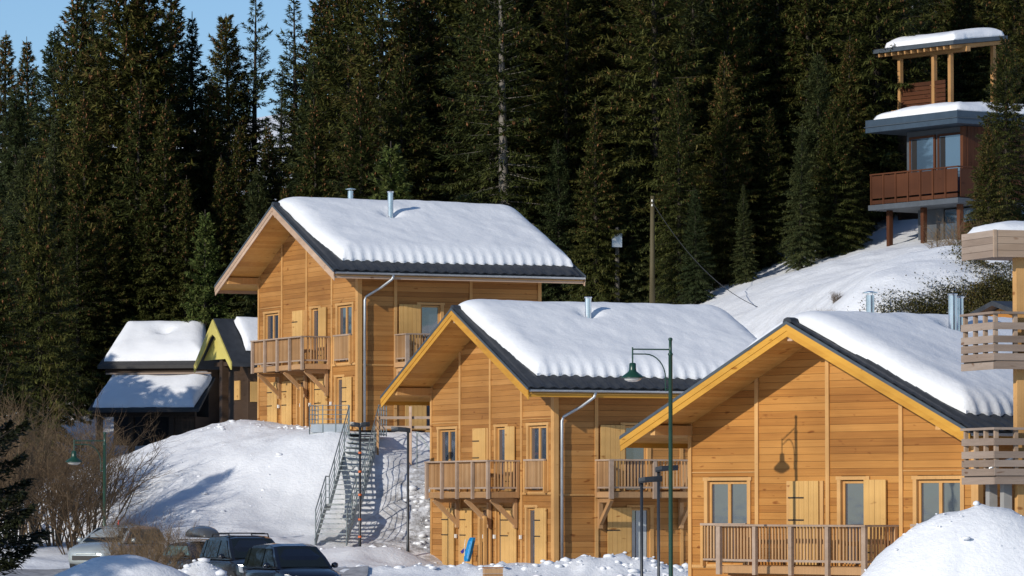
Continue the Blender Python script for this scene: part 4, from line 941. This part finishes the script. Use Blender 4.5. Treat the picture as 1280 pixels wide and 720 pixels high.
# ------------------------------------------------------------------ street lamps
def green_lamp(px, topy, D, arm, label, rzv):
    p = at(px, topy, D); g = H(p.x, D); hgt = p.z - g + .1; o = empty('street_lamp', (p.x, D, g - .1), rzv); tag(o, label, 'street lamp', 'green bell street lamps')
    MB().lathe([(.09, 0), (.09, 1.0), (.075, 1.05), (.06, 1.1), (.052, hgt - .45), (.065, hgt - .44), (.065, hgt - .40), (.042, hgt - .38), (.04, hgt - .08), (.05, hgt - .07), (.06, hgt - .03), (.03, hgt)], n=12).build('pole', 'green_lamp', o, True)
    zt = hgt - .30
    MB().tube([(-.03, 0, zt), (-arm, 0, zt)], .018, 8).build('arm', 'green_lamp', o)
    cur = [(-.13, 0, zt - 1.05), (-.13, 0, zt - .72)] + [(-.13 - .52 * (1 - math.cos(t)), 0, zt - .72 + .6 * math.sin(t)) for t in np.linspace(.2, math.pi / 2, 8)] + [(-arm, 0, zt - .12)]
    MB().tube(cur, .016, 8).tube([(-.04, 0, zt - 1.0), (-.13, 0, zt - 1.0)], .014, 6).tube([(-.04, 0, zt - .75), (-.13, 0, zt - .75)], .014, 6).build('scroll_bracket', 'green_lamp', o)
    MB().tube([(-arm, 0, zt + .05), (-arm, 0, zt - .36)], .02, 8).build('drop_rod', 'green_lamp', o)
    sh = MB().lathe([(.05, -.34), (.085, -.36), (.09, -.50), (.10, -.55), (.16, -.60), (.24, -.66), (.29, -.70), (.30, -.715), (.285, -.72)], (-arm, 0, zt), 24).build('lamp_shade', 'green_lamp', o, True)
    MB().lathe([(.235, -.715), (.20, -.77), (.12, -.81), (.02, -.82)], (-arm, 0, zt), 20).build('lamp_bowl', 'lamp_bowl', sh, True)
green_lamp(838, 422, 108.3, .99, 'dark green bell street lamp on a tall pole before the wide-gabled chalet', R(15))
green_lamp(131, 540, 146, 1.03, 'green bell street lamp among the bare brown bushes', R(8))
def flat_lamp(px, topy, D, label, heads, bands=False, hl=.85):
    p = at(px, topy, D); g = H(p.x, D); hgt = p.z - g + .2; o = empty('path_lamp', (p.x, D, g - .2)); tag(o, label, 'street lamp', 'slim grey path lamps')
    MB().lathe([(.055, 0), (.055, .8), (.045, .85), (.042, hgt)], n=10).build('pole', 'dark_pole', o, True)
    for a in heads:
        c, s = math.cos(a), math.sin(a)
        mb = MB(); pr = [(-.10, .0, .12), (.1, .03, .17), (.4, .05, .16), (.68, .06, .08)]
        ring = []
        pr = [(x * hl, zc, w_ * (.6 + .4 * hl)) for x, zc, w_ in pr]
        for x, zc, w_ in pr: ring.append([(c * x - s * yy, s * x + c * yy, hgt + zc + zz) for yy, zz in ((-w_, 0), (-w_ * .7, .10), (w_ * .7, .10), (w_, 0), (w_ * .7, -.06), (-w_ * .7, -.06))])
        vs_ = [q for r_ in ring for q in r_]; fs = [(i * 6 + j, i * 6 + (j + 1) % 6, (i + 1) * 6 + (j + 1) % 6, (i + 1) * 6 + j) for i in range(3) for j in range(6)] + [tuple(range(6)), tuple(range(18, 24))]
        mb.add(vs_, fs).build('lamp_head', 'dark_pole', o)
    if bands:
        for z in (.75, 1.35, 2.2, 3.0, 3.65): MB().tube([(0, 0, z), (0, 0, z + .07)], .062, 10).build('band', 'orange_band', o)
flat_lamp(450, 533, 149.5, 'slim grey twin-headed lamp with orange bands before the staircase', (math.pi, 0.0), True, .5)
flat_lamp(510, 539, 149, 'slim grey single-headed lamp between the staircase and the middle chalet', (math.pi,))
flat_lamp(802, 602, 121, 'slim grey path lamp beside the tall green lamp, shorter of the two', (0.05,))
flat_lamp(823, 588, 127, 'slim grey path lamp just behind the tall green lamp, taller of the two', (0.1,))

# ------------------------------------------------------------------ utility poles and wire
def util(px, topy, basey, D, label, cross):
    p = at(px, topy, D); g = H(p.x, D); b = at(px, basey, D); o = empty('utility_pole', (p.x, D, g - .3)); tag(o, label, 'utility pole', 'utility poles before the forest'); hgt = p.z - g + .3
    MB().tube([(0, 0, 0), (.02, 0, hgt)], [.14, .09], 10).build('pole', 'pole_wood' if not cross else 'bark_pale', o, True)
    for z in (.25, .45): MB().tube([(0, -.1, hgt - z), (0, -.1, hgt - z + .09)], [.035, .03], 8).build('insulator', 'white_knob', o); 
    if cross: MB().box(-.22, .22, -.35, -.1, hgt - .9, hgt - .3).build('transformer', 'zinc', o)
    return Vector((p.x, D - .1, g - .3 + hgt - .25))
w0_ = util(815, 245, 375, 186, 'brown wooden utility pole behind the middle chalet\'s ridge', False)
util(771, 284, 372, 190, 'grey pole with a small transformer box before the forest', True)
w1_ = Vector(at(1000, 395, 160)); pts = [w0_.lerp(w1_, t) - Vector((0, 0, 1.2 * 4 * t * (1 - t))) for t in np.linspace(0, 1, 20)]
tag(MB().tube(pts, .014, 5).build('overhead_wire', 'wire'), 'thin overhead wire sagging from the brown utility pole', 'wire')

# ------------------------------------------------------------------ parked cars
def car(label, px, D, heading, mat, Lc=4.3, Wc=1.78, Hc=1.55, glass='car_glass', rails=False, box=False, topy=None, zlift=0.0, snow=False):
    p = at(px, 700, D); g = H(p.x, D) + zlift; o = empty('parked_car', (p.x, D, g), heading); tag(o, label, 'car', 'cars parked by the snow bank')
    # local +x is the front
    st = [(-Lc / 2, .55, .80, .36), (-Lc / 2 + .12, .80, .92, .24), (-Lc * .28, .87, .97, .22), (0, .89, .97, .22), (Lc * .2, .885, .97, .22), (Lc * .26, .88, 1.0, .22), (Lc * .38, .86, .93, .22), (Lc / 2 - .16, .80, .80, .24), (Lc / 2 - .03, .66, .70, .30), (Lc / 2, .5, .60, .38)]
    k_ = Wc / 1.78; ringn = 12; vs_ = []
    for x, hw, zt, zb in st:
        hw *= k_; zm = (zt + zb) / 2
        prof = [(-hw * .90, zb), (-hw, zb + .12), (-hw * 1.0, zm), (-hw * .985, zt - .12), (-hw * .93, zt - .02), (-hw * .45, zt + .02), (hw * .45, zt + .02), (hw * .93, zt - .02), (hw * .985, zt - .12), (hw, zm), (hw, zb + .12), (hw * .9, zb)]
        vs_ += [(x, y, z) for y, z in prof]
    fs = [(i * ringn + j, (i + 1) * ringn + j, (i + 1) * ringn + (j + 1) % ringn, i * ringn + (j + 1) % ringn) for i in range(len(st) - 1) for j in range(ringn)] + [tuple(range(ringn)), tuple(range((len(st) - 1) * ringn, len(st) * ringn))]
    body = MB().add(vs_, fs).build('body', mat, o, True); md = body.modifiers.new('sub', 'SUBSURF'); md.levels = md.render_levels = 1
    # cabin
    xf, xrf, xrr, xr = Lc * .27, Lc * .075, -Lc * .33, -Lc * .455; zb = .95; hw0 = .82 * k_; hw1 = .64 * k_
    def cab(t, sx=0): return None
    prof = [(xf, zb, hw0), ((xf + xrf) / 2, (zb + Hc - .06) / 2 + .02, (hw0 + hw1) / 2 + .02), (xrf, Hc - .07, hw1), (xrf - .35, Hc - .01, hw1 * .98), ((xrf + xrr) / 2, Hc, hw1 * .98), (xrr, Hc - .05, hw1 * .96), ((xrr + xr) / 2 - .02, (zb + Hc) / 2 + .05, (hw0 + hw1) / 2 - .03), (xr, zb, hw0 * .93)]
    cv = []; cfs = []
    for x, z, hw in prof: cv += [(x, -hw, z), (x, -hw * .55, z + (.03 if z > zb + .1 else 0)), (x, hw * .55, z + (.03 if z > zb + .1 else 0)), (x, hw, z)]
    n = len(prof)
    cfs += [(i * 4 + j, i * 4 + j + 1, (i + 1) * 4 + j + 1, (i + 1) * 4 + j) for i in range(n - 1) for j in range(3)]
    cfs += [tuple(i * 4 for i in range(n)), tuple(i * 4 + 3 for i in reversed(range(n)))]
    cabin = MB().add(cv, cfs).build('cabin', mat, o)
    def quad(pts, nm, mt, off):
        c = sum((Vector(q) for q in pts), Vector()) / len(pts); nn = (Vector(pts[1]) - Vector(pts[0])).cross(Vector(pts[2]) - Vector(pts[0])).normalized()
        if nn.dot(c - Vector((0, 0, .9))) < 0: nn = -nn
        v1 = [Vector(q) + nn * off for q in pts]; v2 = [Vector(q) - nn * .01 for q in pts]; m_ = len(pts)
        return MB().add(v1 + v2, [tuple(range(m_)), tuple(reversed(range(m_, 2 * m_)))] + [(i, (i + 1) % m_, (i + 1) % m_ + m_, i + m_) for i in range(m_)]).build(nm, mt, o)
    lp = lambda a, b, t: tuple(a[i] + (b[i] - a[i]) * t for i in range(3))
    a_, b_, c_, d_ = (xf, -hw0, zb), (xf, hw0, zb), (xrf, hw1, Hc - .07), (xrf, -hw1, Hc - .07)
    quad([lp(lp(a_, b_, .06), lp(d_, c_, .06), .06), lp(lp(a_, b_, .94), lp(d_, c_, .94), .06), lp(lp(a_, b_, .94), lp(d_, c_, .94), .95), lp(lp(a_, b_, .06), lp(d_, c_, .06), .95)], 'windscreen', 'car_glass', .03)
    a_, b_, c_, d_ = (xr, -hw0 * .93, zb), (xr, hw0 * .93, zb), (xrr, hw1 * .96, Hc - .05), (xrr, -hw1 * .96, Hc - .05)
    quad([lp(lp(a_, b_, .08), lp(d_, c_, .08), .15), lp(lp(a_, b_, .92), lp(d_, c_, .92), .15), lp(lp(a_, b_, .9), lp(d_, c_, .9), .93), lp(lp(a_, b_, .1), lp(d_, c_, .1), .93)], 'rear_window', glass, .03)
    for s in (-1, 1):
        for x0, x1, t0, t1 in ((xf - .28, -.12, xrf - .05, -.12), (-.22, xrr + .05, -.22, xrr + .12), (xrr - .03, xr + .22, xrr + .02, xrr - .12)):
            zlo, zhi = zb + .05, Hc - .12; wlo = hw0 - .0 - (zlo - zb) / (Hc - zb) * (hw0 - hw1); whi = hw0 - (zhi - zb) / (Hc - zb) * (hw0 - hw1)
            quad([(x0, s * wlo, zlo), (x1, s * wlo, zlo), (t1, s * whi, zhi), (t0, s * whi, zhi)], 'side_window', glass, .022)
        mr = MB().lathe([(.02, -.07), (.085, -.05), (.10, 0), (.085, .06), (.02, .09)], (xf - .38, s * (hw0 + .2), 1.04), 10); mr.build('mirror', mat, o, True)
        MB().bar((xf - .36, s * (hw0 - .02), .99), (xf - .38, s * (hw0 + .16), 1.02), .05, .05).build('mirror_arm', 'car_trim', o)
        hl = MB(); x = Lc / 2
        hl.add([(x - .33, s * .80 * k_, .80), (x - .12, s * .52 * k_, .76), (x - .06, s * .50 * k_, .60), (x - .2, s * .80 * k_, .60), (x - .42, s * .84 * k_, .82), (x - .30, s * .845 * k_, .62)], [(0, 1, 2, 3), (0, 3, 5, 4), (4, 5, 2, 1)]); hl.v = [(a[0] + .02, a[1] * 1.01, a[2]) for a in hl.v]; hl.build('headlight', 'headlight', o)
        for xw in (Lc * .315, -Lc * .30):
            y = s * (Wc / 2 - .09)
            wl = MB().tube([(xw, y - .11, .32), (xw, y - .09, .32), (xw, y + .09, .32), (xw, y + .11, .32)], [.28, .32, .32, .28], 20).build('wheel', 'rubber', o)
            MB().tube([(xw, y + s * .112, .32), (xw, y + s * .122, .32)], .2, 14).build('rim', 'alloy', wl)
        if rails:
            r_ = MB().tube([(xrf - .1, s * (hw1 - .06), Hc - .02), (xrf - .18, s * (hw1 - .06), Hc + .07), (xrr + .2, s * (hw1 - .06), Hc + .06), (xrr + .1, s * (hw1 - .06), Hc - .03)], .022, 6); r_.build('roof_rail', 'car_trim', o)
    if rails:
        for x in (xrf - .45, xrr + .55): MB().bar((x, -hw1 + .06, Hc + .085), (x, hw1 - .06, Hc + .085), .06, .03).build('roof_bar', 'car_trim', o)
    MB().box(Lc / 2 - .03, Lc / 2 + .02, -.36, .36, .60, .66).build('grille', 'chrome', o, bevel=.01); MB().box(Lc / 2 - .06, Lc / 2 + .015, -.5, .5, .42, .56).build('air_intake', 'car_trim', o)
    if box:
        vs_ = []; x0, x1 = -1.35, .55
        for x, hw, h_ in ((x0, .22, .12), (x0 + .15, .34, .30), (-.5, .38, .40), (.1, .37, .36), (x1 - .1, .30, .2), (x1, .2, .06)): vs_ += [(x, -hw, Hc + .12), (x, -hw, Hc + .12 + h_ * .6), (x, -hw * .6, Hc + .12 + h_), (x, hw * .6, Hc + .12 + h_), (x, hw, Hc + .12 + h_ * .6), (x, hw, Hc + .12)]
        b = MB().add(vs_, [(i * 6 + j, (i + 1) * 6 + j, (i + 1) * 6 + (j + 1) % 6, i * 6 + (j + 1) % 6) for i in range(5) for j in range(6)] + [tuple(range(6)), tuple(range(30, 36))]).build('roof_box', 'roof_box_grey', o, True); m2 = b.modifiers.new('sub', 'SUBSURF'); m2.levels = m2.render_levels = 2
        for x in (-1.0, .2): MB().bar((x, -hw1 + .02, Hc + .07), (x, hw1 - .02, Hc + .07), .05, .04).build('roof_bar', 'chrome', o)
    return o
car('black hatchback facing out, its bonnet lowest and clear of snow', 364, 120, R(-66), 'car_black', 4.1, 1.76, 1.62)
car('dark grey car with roof rails parked behind the black hatchback', 308, 125.5, R(-68), 'car_grey', 4.5, 1.82, 1.62, rails=True, zlift=-.06)
car('dark car carrying a grey roof box beside the brown bush', 258, 131, R(-68), 'car_dark', 4.5, 1.8, 1.42, zlift=-.08, box=True, glass='car_glass_green')
car('pale car with green tinted windows behind the green street lamp', 148, 139, R(-114), 'car_pale', 4.2, 1.72, 1.50, glass='car_glass_green')

# ------------------------------------------------------------------ small things
q = at(585, 702, 147.6); zs = q.z; sl_ = empty('plastic_sled', (q.x, 147.6, zs), R(-66)); tag(sl_, 'blue plastic sled leaning against the middle chalet', 'sled')
sh_ = []
for k, (z, hw, y) in enumerate(((0, .12, 0), (.12, .2, .02), (.4, .22, .09), (.7, .2, .17), (.82, .12, .21))): sh_ += [(-hw, y - .09, z), (-hw * .8, y, z), (hw * .8, y, z), (hw, y - .09, z), (hw * .75, y + .03, z), (-hw * .75, y + .03, z)]
MB().add(sh_, [(i * 6 + j, (i + 1) * 6 + j, (i + 1) * 6 + (j + 1) % 6, i * 6 + (j + 1) % 6) for i in range(4) for j in range(6)] + [tuple(range(6)), tuple(range(24, 30))]).build('hull', 'sled_blue', sl_, bevel=.015)
MB().bar((-.3, -.12, .3), (-.3, .02, .42), .04, .1).build('brake_handle', 'sled_violet', sl_); MB().tube([(0, -.1, .75), (.06, -.16, .5), (.0, -.13, .2)], .012, 6).build('pull_cord', 'white_knob', sl_)
q = at(616, 716, 131); zs = H(q.x, 131); tpz = q.z - zs + .14; wb = empty('wooden_planter', (q.x, 131, zs), R(8)); tag(wb, 'small wooden box poking out of the snow bank before the middle chalet', 'box')
for k in range(4):
    z0 = tpz - (k + 1) * .16; z1 = tpz - k * .16 - .012
    for b in ((-.28, .28, -.22, -.19), (-.28, .28, .19, .22), (-.28, -.25, -.188, .188), (.25, .28, -.188, .188)): ubox('plank', wb, b[0], b[1], b[2], b[3], z0, z1, 'balcony_wood')
MB().box(-.3, .3, -.24, .24, tpz, tpz + .03).build('lid', 'larch', wb)
q = at(1099, 357, 165); bm = MB(); rgb = random.Random(3)
bo = MB().lathe([(.05, -.1), (.34, 0), (.42, .16), (.36, .32), (.18, .42), (.03, .45)], (0, 0, 0), 11); bo.v = [(x * (1.25 + rgb.uniform(-.12, .12)), y * (1 + rgb.uniform(-.15, .15)), z * .8 + rgb.uniform(-.03, .03)) for x, y, z in bo.v]
b_ = bo.build('boulder', 'rock', None, True); b_.location = (q.x, 165, H(q.x, 165) - .02); tag(b_, 'grey boulder lying bare on the snowy hill below the uphill house', 'rock')
q = at(147, 672, 142); o = empty('snow_marker', (q.x, 142, H(q.x, 142))); tag(o, 'thin red snow marker stake behind the pale car', 'stake'); MB().tube([(0, 0, -.2), (0.03, 0, at(147, 650, 142).z - H(q.x, 142))], .022, 6).build('stake', 'red_marker', o)
# clods of ploughed snow
rg = np.random.default_rng(9); ico = [(0, 0, 1), (.894, 0, .447), (.276, .851, .447), (-.724, .526, .447), (-.724, -.526, .447), (.276, -.851, .447), (.724, .526, -.447), (-.276, .851, -.447), (-.894, 0, -.447), (-.276, -.851, -.447), (.724, -.526, -.447), (0, 0, -1)]
ifc = [(0, 1, 2), (0, 2, 3), (0, 3, 4), (0, 4, 5), (0, 5, 1), (1, 6, 2), (2, 7, 3), (3, 8, 4), (4, 9, 5), (5, 10, 1), (6, 7, 2), (7, 8, 3), (8, 9, 4), (9, 10, 5), (10, 6, 1), (11, 7, 6), (11, 8, 7), (11, 9, 8), (11, 10, 9), (11, 6, 10)]
ico = np.array(ico); VV = []; FF = []; k = 0
for cx, cy, rx, ry, n, smax in ((0, 133.4, 5, 1.2, 260, .17), (4.8, 134.3, 2.6, 1.0, 220, .2), (-8.3, 116.2, 1.2, .7, 40, .16), (9.6, 92.6, 2.0, 1.2, 70, .10), (-6.5, 148.5, 3.5, 1.2, 120, .15), (-9, 164, 3, 1.2, 90, .16), (-3.2, 155, 1, 2.5, 110, .18), (-11, 158, 3, 3, 60, .13)):
    for _ in range(n):
        x = rg.normal(cx, rx * .6); y = rg.normal(cy, ry * .6); s = smax * rg.random() ** 3 * .8 + .02
        VV.append(ico * s * (1 + rg.normal(0, .14, (12, 1))) * (1 + rg.uniform(-.25, .25, (1, 3))) * np.array([1.2, 1.1, .6]) + np.array([x, y, HN(x, y) + s * .05])); FF.append(np.array(ifc) + k); k += 12
tag(link(bpy.data.objects.new('snow_clods', np_mesh('snow_clods', np.concatenate(VV), np.concatenate(FF), 'snow_ground', True))), 'clods of ploughed snow along the banks', 'snow', kind='stuff')
